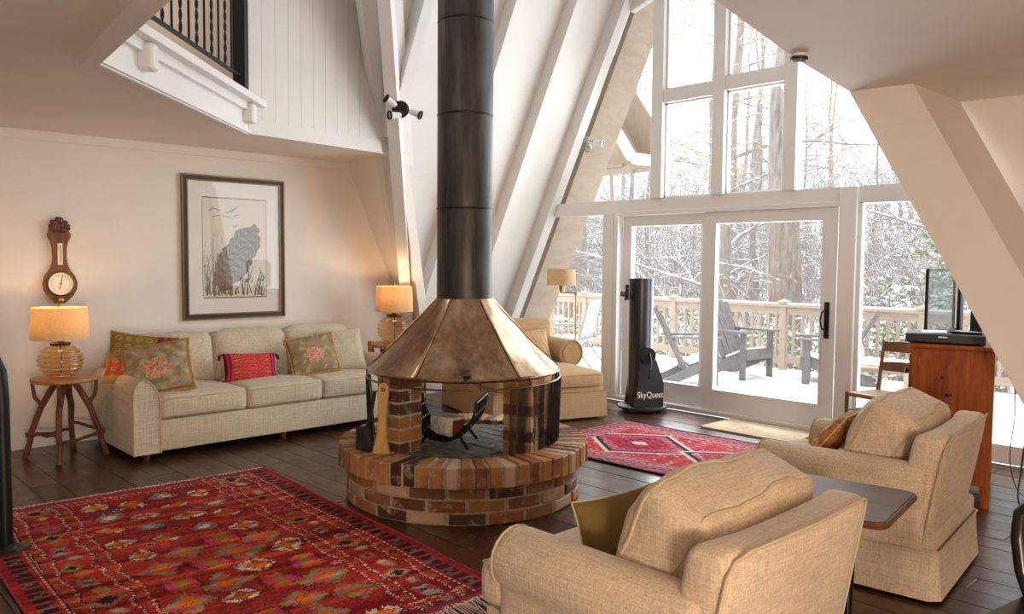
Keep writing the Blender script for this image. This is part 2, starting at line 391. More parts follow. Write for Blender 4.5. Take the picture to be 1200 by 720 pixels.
# valley beam
va, vb = V(mx(.02), ay(.02), .02), V(mx(6.3), ay(6.3), 6.3)
o = ob('valley_beam', B().bar(va+V(.0, -.0, 0), vb, .11, .2, up=(1, -1, 0)), 'paint_trim', sl, smooth=None)
# right valley board
ca = [V(-2.025, 4.55, CZ), V(-2.04, 4.70, CZ), V(-1.876, 4.96, CZ), V(-1.80, 5.28, CZ), V(-1.68, 5.28, CZ), V(-1.70, 4.6, CZ)]
dv = (V(-1.30, 5.02, .95)-V(-2.04, 4.70, CZ)); dv = dv*(2.47/-dv.z)
wr_ = struct('wall_slope_right', B().extr([V(-1.80, 5.28, CZ+.1), V(3.4, 5.42, CZ+.1), V(3.4, 6.4, 0.02), V(-1.80, 5.28, CZ)+dv+V(-.05, .45, 0)], (0, .1, .04)), 'paint_warm')
b = B(); t0 = 0
n6 = len(ca)
b.extr(ca, dv); ob('valley_board', b, 'paint_warm', wr_, smooth=None)
# roof closures out of the picture
struct('ceiling_ridge', B().extr([V(-4.29, -4, 6.4), V(-4.29, 7, 6.4), V(3.4, 7, 4.6), V(3.4, -4, 4.6)], (0, 0, .1)), 'paint')
struct('ceiling_side', B().extr([V(-8, 2.75, 6.3), V(-3.4, 2.75, 6.3), V(-3.4, -1, 2.7), V(-8, -1, 2.7)], (0, 0, .1)), 'paint')
# gable wall pieces: frame of the window
gf = struct('window_1', B().box((-4.29, WY+.03, 2.08), (6.2, .12, .145)), 'paint_trim')
def gbar(name, x0, x1, z0, z1, d=.10, yy=WY, par=gf, mat='paint_trim', bev=.004):
    return ob(name, B().bbox(((x0+x1)/2, yy, (z0+z1)/2), (x1-x0, d, z1-z0), bev, 1), mat, par, smooth=None)
def mright(z): return -1.13-z/MS
mu = [(-5.077, -4.938), (-4.357, -4.225), (-3.621, -3.49)]
for x0, x1 in mu: gbar('mullion', x0, x1, 2.15, 6.0, .12)
for (a, c, z) in ((mu[0][1], mu[1][0], 3.175), (mu[1][1], mu[2][0], 3.20)): gbar('rail', a, c, z-.065, z+.065, .1)
for (x0, x1, z0, z1) in ((-4.938, -4.357, 2.15, 3.11), (-4.938, -4.357, 3.24, 4.7), (-4.225, -3.621, 2.15, 3.135), (-4.225, -3.621, 3.265, 4.7)):
    f = .02; bb = B()
    bb.box(((x0+x1)/2, WY+.02, z0+f/2), (x1-x0, .05, f)).box(((x0+x1)/2, WY+.02, z1-f/2), (x1-x0, .05, f)).box((x0+f/2, WY+.02, (z0+z1)/2), (f, .05, z1-z0)).box((x1-f/2, WY+.02, (z0+z1)/2), (f, .05, z1-z0))
    s = ob('sash', bb, 'paint_trim', gf, smooth=None)
    ob('pane', B().box(((x0+x1)/2, WY+.03, (z0+z1)/2), (x1-x0-.03, .006, z1-z0-.03)), 'glass', s, smooth=None)
gl = mx
ob('pane', B().extr([V(mx(2.15), WY+.04, 2.15), V(-5.077, WY+.04, 2.15), V(-5.077, WY+.04, 4.22), V(mx(4.12), WY+.04, 4.12)], (0, .006, 0)), 'glass', gf, smooth=None)
ob('pane', B().extr([V(-3.49, WY+.04, 2.15), V(mright(2.15)+.1, WY+.04, 2.15), V(mright(4.4)+.1, WY+.04, 4.4), V(-3.49, WY+.04, 4.4)], (0, .006, 0)), 'glass', gf, smooth=None)
ob('top_stop', B().extr([V(-5.42, WY, 4.13), V(-5.077, WY, 4.24), V(-5.077, WY, 5.0), V(-5.42, WY, 5.0)], (0, .08, 0)), 'paint_trim', gf, smooth=None)
# lower lights left and right of the doors
w2 = struct('window_2', B().box((-6.25, WY+.02, .06), (1.4, .1, .12)), 'paint_trim')
gbar('post', -5.70, -5.56, 0, 2.02, .12, par=w2)
ob('pane', B().extr([V(mx(.1), WY+.04, .1), V(-5.70, WY+.04, .1), V(-5.70, WY+.04, 2.01), V(mx(2.01), WY+.04, 2.01)], (0, .006, 0)), 'glass', w2, smooth=None)
w3 = struct('window_3', B().box((-2.0, WY+.02, .07), (1.9, .12, .14)), 'paint_trim')
gbar('post', -3.075, -2.925, 0, 2.15, .14, par=w3); gbar('stop', -2.925, -2.89, .1, 2.02, .06, par=w3)
ob('pane', B().extr([V(-2.90, WY+.04, .12), V(-1.0, WY+.04, .12), V(-1.0, WY+.04, 1.0), V(mright(2.01)+.1, WY+.04, 2.01), V(-2.90, WY+.04, 2.01)], (0, .006, 0)), 'glass', w3, smooth=None)
# sliding doors
gbar('trim_3', -5.56, -3.075, 1.985, 2.03, .1, par=None)['kind'] = 'structure'
gbar('trim_4', -5.56, -5.50, .02, 1.99, .1, par=None)['kind'] = 'structure'
gbar('trim_5', -5.56, -3.06, 0, .047, .16, WY+.02, None, 'paint_trim')['kind'] = 'structure'
def door(name, x0, x1, yy, sl_, sr_, zb, zt, z1=1.985, z0=.045):
    bb = B(); t = .05
    bb.box(((x0+x1)/2, yy, (z0+zb)/2), (x1-x0, t, zb-z0)).box(((x0+x1)/2, yy, (zt+z1)/2), (x1-x0, t, z1-zt))
    bb.box((x0+sl_/2, yy, (zb+zt)/2), (sl_, t, zt-zb)).box((x1-sr_/2, yy, (zb+zt)/2), (sr_, t, zt-zb))
    d = struct(name, bb, 'paint_trim')
    a, c = x0+sl_, x1-sr_; g = B(); w = .012
    for zz in (zb+w/2, zt-w/2): g.box(((a+c)/2, yy, zz), (c-a, t+.012, w))
    for xx in (a+w/2, c-w/2): g.box((xx, yy, (zb+zt)/2), (w, t+.012, zt-zb-2*w))
    ob('glazing_bead', g, 'paint_trim', d, smooth=None)
    ob('pane', B().box(((a+c)/2, yy+.005, (zb+zt)/2), (c-a-.004, .006, zt-zb-.004)), 'glass', d, smooth=None)
    return d
door('door_1', -5.50, -4.37, WY+.075, .105, .13, .24, 1.885)
d2 = door('door_2', -4.44, -3.10, WY+.005, .125, .125, .24, 1.885)
hb = B().bbox((-3.175, WY-.027, 1.0), (.045, .012, .32), .004); ob('handle_plate', hb, 'iron', d2)
ob('handle', B().tube([(-3.175, WY-.03, 1.10), (-3.2, WY-.07, 1.07), (-3.21, WY-.08, 1.0), (-3.2, WY-.07, .93), (-3.175, WY-.03, .90)], .008), 'iron', d2)
# loft edge: fascia, ledge, brackets, iron balustrade
e0, e1 = V(-6.033, 2.885, 0), V(-4.363, 1.285, 0); ed = (e1-e0).normalized(); en = V(-ed.y, ed.x, 0)
if en.dot(V(1, 1, 0)) < 0: en = -en
ft = struct('trim_6', B().bar(e0+V(0, 0, CZ+.12), e1+V(0, 0, CZ+.12), .03, .26), 'paint_trim')
ob('ledge', B().bar(e0-ed*.1+en*.05+V(0, 0, 2.715), e1+en*.05+V(0, 0, 2.715), .14, .05), 'paint_trim', ft, smooth=None)
ob('moulding', B().bar(e0+en*.025+V(0, 0, 2.66), e1+en*.025+V(0, 0, 2.66), .05, .06), 'paint_trim', ft, smooth=None)
ob('bottom_bead', B().bar(e0+en*.012+V(0, 0, CZ+.01), e1+en*.012+V(0, 0, CZ+.01), .04, .02), 'paint_trim', ft, smooth=None)
for s in (.10, 1.82): ob('bracket', B().bbox(e0+ed*s+en*.05+V(0, 0, 2.61), (.09, .09, .15), .012, 1, rot=Matrix.Rotation(math.atan2(ed.y, ed.x), 3, 'Z')), 'paint_trim', ft)
ln = B(); bal = thing('balustrade', 'black wrought iron balustrade with plain and twisted bars along the white loft edge', 'balustrade', e0+V(0, 0, 2.74))
o3 = e0+V(0, 0, 2.74); q = lambda s, z, n=0: ed*s+en*n+V(0, 0, z-2.74)
ob('bottom_rail', B().bar(q(.18, 2.88), q(2.2, 2.88), .022, .022), 'iron', bal, smooth=None)
ob('top_rail', B().bar(q(.12, 3.66), q(2.25, 3.66), .05, .03), 'iron', bal, smooth=None)
ob('newel_post', B().bar(q(.14, 2.745), q(.14, 3.75), .09, .09, up=tuple(ed)), 'iron', bal, smooth=None)
for i in range(14):
    s = .34+.13*i
    if i % 2 == 0: ob('baluster', B().bar(q(s, 2.89), q(s, 3.65), .012, .012, up=tuple(ed)), 'iron', bal, smooth=None)
    else:
        pts = [q(s, 2.89+.76*k/40) for k in range(41)]; bb = B()
        for ph in (0, math.pi): bb.tube([p+(ed*math.cos(k*.8+ph)+en*math.sin(k*.8+ph))*.006 for k, p in enumerate(pts)], .006, 5)
        ob('baluster', bb, 'iron', bal)

# ------------------------------------------------------------------ roof overhang beyond the glass
ob('eave_soffit', B().extr([V(mx(-.3)+.0, WY+.08, -.3), V(mx(-.3), 7.42, -.3), V(mx(6.2), 7.42, 6.2), V(mx(6.2), WY+.08, 6.2)], (-.06, 0, .03)), 'eave', gf, smooth=None)

# ------------------------------------------------------------------ central fireplace
HC = V(-3.963, 3.358, 0); az0 = math.atan2(-.6466, .763)      # azimuth towards the camera
fp = thing('central_fireplace', 'round brick fireplace with a copper cone hood and tall dark flue in mid room', 'fireplace', HC)
core = B().lathe([(.70, 0), (.735, .002), (.735, .222), (.788, .226), (.788, .346), (.58, .346), (.58, .31), (0.001, .31)], 64)
base = ob('hearth_base', core, 'mortar', fp)
def arcbrick(r0, r1, a, z0, z1, n=3, jit=0, rr=random):
    bb = B(); vs = []
    for k in range(n+1):
        t = -a/2+a*k/n
        for r in (r0, r1):
            for z in (z0, z1): vs.append((r*math.cos(t), r*math.sin(t), z))
    fs = []
    for k in range(n):
        o = k*4; fs += [(o, o+4, o+5, o+1), (o+2, o+3, o+7, o+6), (o, o+2, o+6, o+4), (o+1, o+5, o+7, o+3)]
    fs += [(0, 1, 3, 2), (n*4, n*4+2, n*4+3, n*4+1)]
    bb.add(vs, fs); return bb
def bevd(b, w=.004):
    bm = bmesh.new(); m = me(b, 'x'); bm.from_mesh(m)
    ed = [e for e in bm.edges if e.calc_face_angle(0) > .6]
    bmesh.ops.bevel(bm, geom=ed, offset=w, segments=1, affect='EDGES'); bm.to_mesh(m); bm.free(); m.name = 'brick'; m.materials.append(M['brick']); return m
rr = random.Random(5)
cap = bevd(arcbrick(.575, .80, 2*math.pi/60*.81, .226, .352, 1), .007)
for i in range(60):
    o = ob('brick', cap, None, base, (0, 0, rr.uniform(-.003, .003)), (0, 0, 2*math.pi*i/60+az0+.02))
    o.scale = (1+rr.uniform(-.008, .008), 1, 1)
for c in range(3):
    bm_ = bevd(arcbrick(.66, .743, 2*math.pi/20*.90, .006+c*.073, .006+c*.073+.062, 4), .005)
    for i in range(20):
        o = ob('brick', bm_, None, base, (0, 0, 0), (0, 0, 2*math.pi*(i+.5*(c % 2))/20+az0+.03)); s = 1+rr.uniform(-.008, .008); o.scale = (s, s, 1)
hf = bevd(B().box((0, 0, .317), (.193, .092, .03)), .003)
hf.materials.clear(); hf.materials.append(M['brick_soot'])
hfl = ob('hearth_floor', B().lathe([(.0005, .305), (.60, .305), (.60, .318), (.0005, .318)], 48), 'mortar', fp)
for j in range(-6, 7):
    for i in range(-4, 5):
        x, yy = (i+.5*(j % 2))*.2, j*.098
        if math.hypot(abs(x)+.09, abs(yy)+.04) < .585: ob('brick', hf, None, hfl, (x, yy, rr.uniform(-.002, .003)))
# two square pillars of stacked bricks carrying the hood
pb = bevd(B().box((0, 0, 0), (.19, .092, .066)), .004)
def pillar(px, py, rz):
    p = ob('pillar', B().box((0, 0, .555), (.185, .185, .47)), 'mortar', fp, (px, py, 0), (0, 0, rz))
    for k in range(6):
        for s in (-1, 1):
            o = ob('brick', pb, None, p, ((s*.05, 0, .368+k*.0785) if k % 2 else (0, s*.05, .368+k*.0785)), (0, 0, math.pi/2 if k % 2 else 0))
pillar(-3.985-HC.x, 2.865-HC.y, R_(8)); pillar(-3.46-HC.x, 3.41-HC.y, R_(20)); pillar(-4.44-HC.x, 3.25-HC.y, R_(8))
# hood: shallow cone of lapped sheets
hb = B(); hp = [(.60, .79, 0), (.612, .80, 0), (.61, .815, .05), (.545, .872, .5), (.47, .94, .8), (.40, 1.007, .9), (.34, 1.075, .9), (.28, 1.135, .8), (.235, 1.19, .5), (.182, 1.255, 0)]; vs = []; nh = 96
for r_, z_, k_ in hp:
    for j_ in range(nh):
        a_ = 2*math.pi*j_/nh; lo = ((math.degrees(a_)+8) % 60)-30; q_ = (1-k_)+k_*math.cos(R_(30))/math.cos(R_(lo))*1.035; vs.append((r_*q_*math.cos(a_), r_*q_*math.sin(a_), z_))
hb.add(vs, [(i_*nh+j_, i_*nh+(j_+1) % nh, (i_+1)*nh+(j_+1) % nh, (i_+1)*nh+j_) for i_ in range(len(hp)-1) for j_ in range(nh)])
hood = ob('hood', hb, 'copper', fp, smooth=16)
ob('hood_lining', B().lathe([(.59, .797), (.40, .93), (.28, 1.05), (.16, 1.22)], 48), 'char', fp, smooth=60)
for a in (-8, 52, 112, 172, 232, 292):
    bb = B(); pr_ = [(r_*((1-k_)+k_*1.035)+.002, z_+.002) for r_, z_, k_ in hp[2:]]; t = R_(a)
    for k in range(len(pr_)-1):
        (r0, z0), (r1, z1) = pr_[k], pr_[k+1]
        bb.bar((r0*math.cos(t), r0*math.sin(t), z0), (r1*math.cos(t), r1*math.sin(t), z1), .012, .004, up=(math.cos(t), math.sin(t), 1))
    ob('seam', bb, 'copper', hood, smooth=None)
ob('rim', B().tube([(.612*math.cos(t), .612*math.sin(t), .803) for t in [2*math.pi*i/72 for i in range(73)]], .009, 8, False), 'copper', hood)
ob('hood_latch', B().bbox((.618*math.cos(az0+.03), .618*math.sin(az0+.03), .83), (.02, .05, .02), .005), 'iron', hood)
# flue with crimped joints
z0 = 1.25
for zt in (1.832, 2.42, 3.0, 3.6, 4.2, 4.8, 5.4, 6.0):
    ob('flue_pipe', B().lathe([(.177, z0), (.1775, z0+.03), (.1775, zt-.02), (.1765, zt-.012)], 48), 'flue', fp)
    ob('flue_joint', B().lathe([(.1765, zt-.014), (.18, zt-.008), (.18, zt-.002), (.1765, zt+.002)], 48), 'iron', fp); z0 = zt
# spark curtain: rod and gathered chain mesh
rod = ob('curtain_rod', B().tube([(.622*math.cos(t), .622*math.sin(t), .752+.025*abs(math.sin((t-az0)/2))**2) for t in [2*math.pi*i/72 for i in range(73)]], .006, 6, False), 'copper', fp)
for k in range(12):
    t = az0+2*math.pi*k/12+.15; p = V(.622*math.cos(t), .622*math.sin(t), .757)
    ob('hook', B().tube([p+V(0, 0, .05), p+V(.004, 0, .02), p-V(0, 0, .01)], .004, 6), 'iron', rod)
def curtain(a0, a1, folds, amp, alpha):
    nx_, nz = max(24, folds*10), 14; bb = B(); vs = []; cs = []; rn = random.Random(folds)
    for i in range(nx_+1):
        t = R_(a0+(a1-a0)*i/nx_); ph = 2*math.pi*folds*i/nx_
        for k in range(nz+1):
            z = .358+(.752-.358)*k/nz; r = .618+amp*math.sin(ph+.4*math.sin(k*.5))*(1-.35*k/nz)-.02*(1-k/nz)
            vs.append((r*math.cos(t), r*math.sin(t), z)); a = alpha+.25*math.cos(ph); cs.append((a, a, a, 1))
    bb.add(vs, [(i*(nz+1)+k, (i+1)*(nz+1)+k, (i+1)*(nz+1)+k+1, i*(nz+1)+k+1) for i in range(nx_) for k in range(nz)]); bb.c = cs
    ob('mesh_curtain', bb, 'mesh', fp, smooth=1)
def azpx(dx): return math.degrees(az0)+dx
curtain(azpx(-98), azpx(-74), 5, .018, .78)
curtain(azpx(26), azpx(58), 4, .014, .60); curtain(azpx(58), azpx(104), 10, .022, .66)

# log grate and log
gr = thing('fire_grate', 'black iron cradle grate with curved bars standing inside the fireplace', 'grate', (-3.93, 3.20, .333), R_(38))
def uq(t, w=.215, h=.27): a = math.pi+math.pi*t; return (w*math.cos(a), .30+h*math.sin(a)*.9)
for k in range(7):
    yk = -.16+.32*k/6
    ob('curved_bar', B().tube([(uq(t/14)[0], yk, uq(t/14)[1]) for t in range(15)], .013, 6), 'iron', gr)
for t in (.0, .1, .2, .3, .4, .6, .7, .8, .9, 1.0):
    x, z = uq(t); ob('long_bar', B().tube([(x, -.19, z), (x, .19, z)], .010, 6), 'iron', gr)
for sx in (-1, 1):
    for sy in (-1, 1): ob('leg', B().tube([(sx*.10, sy*.13, .09), (sx*.125, sy*.14, .05), (sx*.16, sy*.15, .006)], .011, 6), 'iron', gr)
lg = thing('firewood_log', 'short split log with white bark resting in the iron grate', 'log', (-3.90, 3.17, .405), R_(92))
ob('wood', B().rbx((.06, .10, .06), .012, 6, wr=.006, wf=9, c=(0, 0, .06)), 'birch', lg)
ob('split_face', B().bbox((0, -.098, .06), (.10, .012, .095), .01), 'redwood', lg)
# hearth tools leaning on the left pillar
pd = thing('bellows', 'pale wooden hearth paddle with a hanging hole leaning on the brick pillar', 'bellows', (-3.925, 2.69, .353), R_(38))
prof = [(-.032, .40), (-.036, .36), (-.028, .30), (-.022, .2), (-.026, .1), (-.045, .03), (-.05, .0), (.05, 0), (.045, .03), (.026, .1), (.022, .2), (.028, .3), (.036, .36), (.032, .40), (0, .42)]
tl = Matrix.Rotation(R_(-7), 4, 'X')
prof = [(.052, 0), (.046, .03), (.030, .1), (.024, .2), (.027, .3), (.033, .36), (.031, .395), (.018, .415)]
bb = B(); vs = []
for w_, z in prof: vs += [tl @ V(-w_, -.012, z), tl @ V(w_, -.012, z), tl @ V(w_, .01, z), tl @ V(-w_, .01, z)]
bb.add(vs, [(i*4+j, i*4+(j+1) % 4, (i+1)*4+(j+1) % 4, (i+1)*4+j) for i in range(7) for j in range(4)]+[(0, 1, 2, 3), (31, 30, 29, 28)])
ob('board', bb, 'paddle', pd, smooth=None)
ob('hole_rim', B().tube([tl @ V(.009*math.cos(t), -.013, .375+.009*math.sin(t)) for t in [i*.5236 for i in range(13)]], .003, 5), 'char', pd)
br = thing('hearth_brush', 'small black hearth brush standing upright beside the pale paddle', 'brush', (-4.02, 2.655, .352), R_(30))
ob('handle', B().tube([(-.02, 0, .10), (.02, .02, .25), (.035, .03, .36)], [.012, .01, .012], 8), 'char', br)
ob('bristles', B().rbx((.05, .022, .075), .018, 8, c=(-.02, 0, .078), wr=.014, wf=25), 'char', br)

# ------------------------------------------------------------------ pillows
def pillow(name, label, hx_, hy_, t, patt, loc, rot, group=None, pinch=.07, fringe=None, n=44, seed=0, tassel=None, plain_mat=None, cat='pillow', back=None):
    """standing pillow: x across, z up, y thickness"""
    bb = B(); vs = []; cs = []
    for side in (-1, 1):
        for i in range(n+1):
            for j in range(n+1):
                u, v = -1+2*i/n, -1+2*j/n
                x = hx_*u*(1-pinch*(1-v*v)); z = hy_*v*(1-pinch*(1-u*u))
                th = t*((1-abs(u)**2.2)*(1-abs(v)**2.2))**.55
                w = noise.noise(Vector((x*9+seed*5, z*9, side)))*.010*(1 if th > .001 else 0)
                vs.append((x, side*(th+w), z)); cs.append((*lin(back if back and side > 0 else patt(u, v)), 1) if patt else (1, 1, 1, 1))
    N = (n+1)**2
    for s in range(2):
        for i in range(n):
            for j in range(n):
                a = s*N+i*(n+1)+j; bb.f.append((a, a+n+1, a+n+2, a+1))
    bb.v = vs; bb.c = cs
    o = thing(name, label, cat, loc, 0, group); o.rotation_euler = rot
    ob('cover', bb, plain_mat or 'pill', o, smooth=1)
    e = []
    for k in range(4*24):
        s, f = divmod(k, 24); q = -1+2*f/24; u, v = [(q, -1), (1, q), (-q, 1), (-1, -q)][s]
        e.append((hx_*u*(1-pinch*(1-v*v)), 0, hy_*v*(1-pinch*(1-u*u))))
    e.append(e[0])
    if fringe: ob('fringe', B().tube([V(*p)*1.0+V(*[random.uniform(-.003, .003) for _ in range(3)]) for p in e], [random.uniform(.008, .013) for _ in e], 6, False), fringe, o)
    else: ob('seam', B().tube(e, .004, 5, False), plain_mat or 'piping', o)
    if tassel:
        for sx in (-1, 1):
            for sz in (-1, 1): ob('tassel', B().tube([(sx*hx_, 0, sz*hy_*.9), (sx*(hx_+.02), 0, sz*hy_*.9-.02), (sx*(hx_+.025), 0, sz*hy_*.9-.05)], [.008, .014, .012], 6), tassel, o)
    return o
def hsh(a, b): return (math.sin(a*127.1+b*311.7)*43758.5453) % 1
def p_orange(u, v):
    n_ = noise.noise(Vector((u*2, v*2, 3)))
    if v > .15+.5*u*.6+.1*n_: c = (150, 118, 40)
    else: c = (196, 84, 36)
    if .38 < u < .52: c = (140, 40, 90)
    elif u > .52: c = (120, 44, 60) if hsh(int(u*12), int(v*9)) > .4 else (170, 90, 50)
    q = math.hypot((u*3.3 % 1)-.5, (v*3.3 % 1)-.5)
    if u < .38 and q < .27: c = (168, 158, 140) if q > .12 else (110, 90, 70)
    if v < -.72: c = (190, 150, 90) if n_ > 0 else (110, 60, 36)
    return c
def p_floral(seed, bg=(166, 152, 126)):
    def f(u, v):
        d = math.hypot(u+.02, v+.05); n1 = noise.noise(Vector((u*7+seed, v*7, 1))); n2 = noise.noise(Vector((u*4+seed*2, v*4, 9))); n3 = noise.noise(Vector((u*14, v*14+seed, 4)))
        c = bg
        if n2 > .22: c = (136, 132, 96)
        if n2 < -.28: c = (188, 172, 132)
        if n1 > .36 and d > .45: c = (196, 128, 62)
        if d < .42+.12*n1: c = (204, 130, 104) if n3 > -.05 else (222, 180, 150)
        if d < .2 and n3 > .15: c = (178, 92, 78)
        if max(abs(u), abs(v)) > .95: c = (150, 118, 66)
        return c
    return f
def p_kilim(u, v):
    a = abs(u)
    if a > .93: return (70, 20, 40)
    if .82 < a < .87 or .72 < a < .76: return (190, 60, 110)
    if a > .7: return (150, 28, 44)
    if .5 < a < .68:
        q = abs((v*3.5 % 1)-.5)+abs((a-.59)*5)*.9
        return (214, 130, 60) if q < .3 else (140, 30, 50) if q < .42 else (190, 52, 50)
    z = ((v*4+abs(((u*5) % 1)-.5)*2.2) % 1)
    return (206, 62, 54) if z < .45 else (224, 120, 90) if z < .6 else (170, 34, 60) if z < .85 else (196, 70, 90)
def p_red(u, v):
    n1 = noise.noise(Vector((u*8, v*8, 2)))
    if abs(u) > .9 or abs(v) > .9: return (90, 40, 50)
    return (150, 70, 72) if n1 > .15 else (120, 56, 60) if n1 > -.15 else (176, 130, 110)
def p_gold(u, v):
    n1 = noise.noise(Vector((u*5, v*5, 12))); return (190, 130, 74) if n1 > .12 else (166, 96, 60) if n1 > -.15 else (206, 168, 112)
def p_stripe(u, v):
    return (226, 192, 156) if (u*6+v*1.5) % 1 < .5 else (210, 170, 130)

# ------------------------------------------------------------------ sofa
def cushion(bb, h, r, c, crown=(.0, .0, .02), wr=.004, seed=0, n=10, rot=None, wf=7): return bb.rbx(h, r, n, c, crown, wr, wf, rot, seed)
sf = thing('sofa', 'long beige linen three seat sofa against the wall under the framed print', 'sofa', (-6.5, 3.21, 0))
Y0, Y1 = -1.21, 1.21; XB, XF = -.50, .456
ob('base', B().bbox((-.01, 0, .178), (.90, 2.04, .235), .015), 'linen', sf)
def sarm(s):
    # rounded outer top that rolls down to the inside
    yo, yi = s*1.21, s*1.02
    pr_ = [(yo, .055), (yo, .50), (yo-s*.012, .555), (yo-s*.04, .595), (yo-s*.075, .607), (yo-s*.115, .585), (yo-s*.155, .54), (yi, .46), (yi, .055)]
    bb = B().extr([(XB, y_, z_) for y_, z_ in pr_], (XF-XB, 0, 0))
    a = ob('arm', bb, 'linen', sf, smooth=40)
    pts = [(XF+.002, y_, z_) for y_, z_ in pr_]
    ob('piping', B().tube(pts, .006, 6), 'piping', a)
sarm(-1); sarm(1)
ob('back', B().rbx((.10, 1.02, .29), .05, 8, (-.40, 0, .52)), 'linen', sf, smooth=1)
for k in range(3):
    yc = -.68+.68*k; o = ob('seat_cushion', cushion(B(), (.40, .338, .085), .035, (.06, yc, .385), (.012, .005, .022), seed=k, n=12), 'linen', sf, smooth=1)
    for zz in (.325, .452): ob('piping', B().tube([(.455+.008*(1-(t/6)**2), yc+t*.0535, zz) for t in range(-6, 7)], .005, 5), 'piping', o)
    def bl(q, yc=yc):
        q.z += .012*math.sin((q.y-yc)*60)*max(0, q.z)/.22*.5; return q
    o = ob('back_cushion', B().rbx((.11, .345, .225), .07, 14, (-.265, yc, .64), (.045, 0, .02), .012, 7, Matrix.Rotation(R_(-12), 3, 'Y'), k+4, bl), 'linen', sf, smooth=1)
for sx in (-.38, .38):
    for sy in (-1.1, 0, 1.1): ob('foot', B().lathe([(.022, 0), (.03, .06)], 12, (sx, sy, 0), cap=True), 'mahog', sf)
def S(x, y_, z): return (-6.5+x, 3.21+y_, z)
pillow('pillow', 'orange and olive patterned pillow tucked in the left corner of the sofa', .25, .215, .06, p_orange, S(.02, -1.0, .70), (R_(-22), R_(8), R_(66)), seed=1, group='pillows on the sofa')
pillow('pillow', 'grey green floral pillow with gold fringe near the left sofa arm', .25, .21, .07, p_floral(3), S(.17, -.93, .645), (R_(-28), R_(-9), R_(66)), fringe='fringe_gold', seed=2, group='pillows on the sofa')
pillow('pillow', 'small red striped lumbar pillow with dark tassels on the sofa middle', .235, .125, .06, p_kilim, S(.06, -.13, .575), (R_(-18), R_(3), R_(88)), tassel='red_dark', seed=3, group='pillows on the sofa', pinch=.04)
pillow('pillow', 'olive floral pillow with gold fringe before the right sofa back cushion', .22, .18, .07, p_floral(8, (158, 142, 112)), S(.10, .44, .64), (R_(-24), R_(-7), R_(80)), fringe='fringe_gold', seed=4, group='pillows on the sofa')
pillow('pillow', 'plain beige square pillow beside the right sofa arm', .22, .20, .06, None, S(.05, .76, .655), (R_(-22), R_(-3), R_(76)), plain_mat='linen', seed=5, group='pillows on the sofa')

# ------------------------------------------------------------------ twig tables with glass lamps
def wob(a, b, n, amp, sd):
    rn = random.Random(sd); a, b = Vector(a), Vector(b)
    return [a.lerp(b, i/n)+(Vector([rn.uniform(-amp, amp) for _ in range(3)]) if 0 < i < n else Vector()) for i in range(n+1)]
def twig_table(label, loc, rz, r, h):
    t = thing('twig_table', label, 'side table', loc, rz, 'twig tables beside the sofa')
    ob('table_top', B().lathe([(.001, h-.03), (r*.97, h-.03), (r, h-.022), (r, h-.006), (r*.985, h), (.001, h)], 40), 'log', t)
    for k in range(4):
        a = math.pi/4+k*math.pi/2; c, s = math.cos(a), math.sin(a)
        pts = [V(.05*c, .05*s, h-.03), V(.10*c, .10*s, h-.10), V(.17*c, .17*s, h*.62), V(.225*c, .225*s, h*.33), V(.235*c, .235*s, h*.2), V(.275*c, .275*s, 0)]
        lg_ = ob('leg', B().tube([p+V(random.uniform(-.008, .008), random.uniform(-.008, .008), 0) for p in pts[:-1]]+[pts[-1]+V(0, 0, .003)], [.022, .024, .022, .021, .02, .021], 8), 'twig', t)
        ob('branch', B().tube([V(.155*c, .155*s, h*.66), V(.20*c, .20*s, h*.77), V(.215*c, .215*s, h-.028)], [.015, .014, .012], 7), 'twig', lg_)
    for k in range(4):
        a, b_ = math.pi/4+k*math.pi/2, math.pi/4+(k+1)*math.pi/2; z = h*(.26 if k % 2 else .32)
        ob('stretcher', B().tube(wob((.26*math.cos(a), .26*math.sin(a), z), (.26*math.cos(b_), .26*math.sin(b_), z+.02), 6, .012, k), .012, 7), 'twig', t)
    return t
twig_table('rustic twig table with a round top left of the sofa', (-6.60, 1.70, 0), R_(20), .225, .605)
t = twig_table('rustic twig table with a log post right of the sofa', (-6.62, 4.66, 0), R_(40), .24, .665)
ob('log_post', B().tube([(-.16, -.17, .5), (-.165, -.175, .70)], .028, 10), 'log', t)
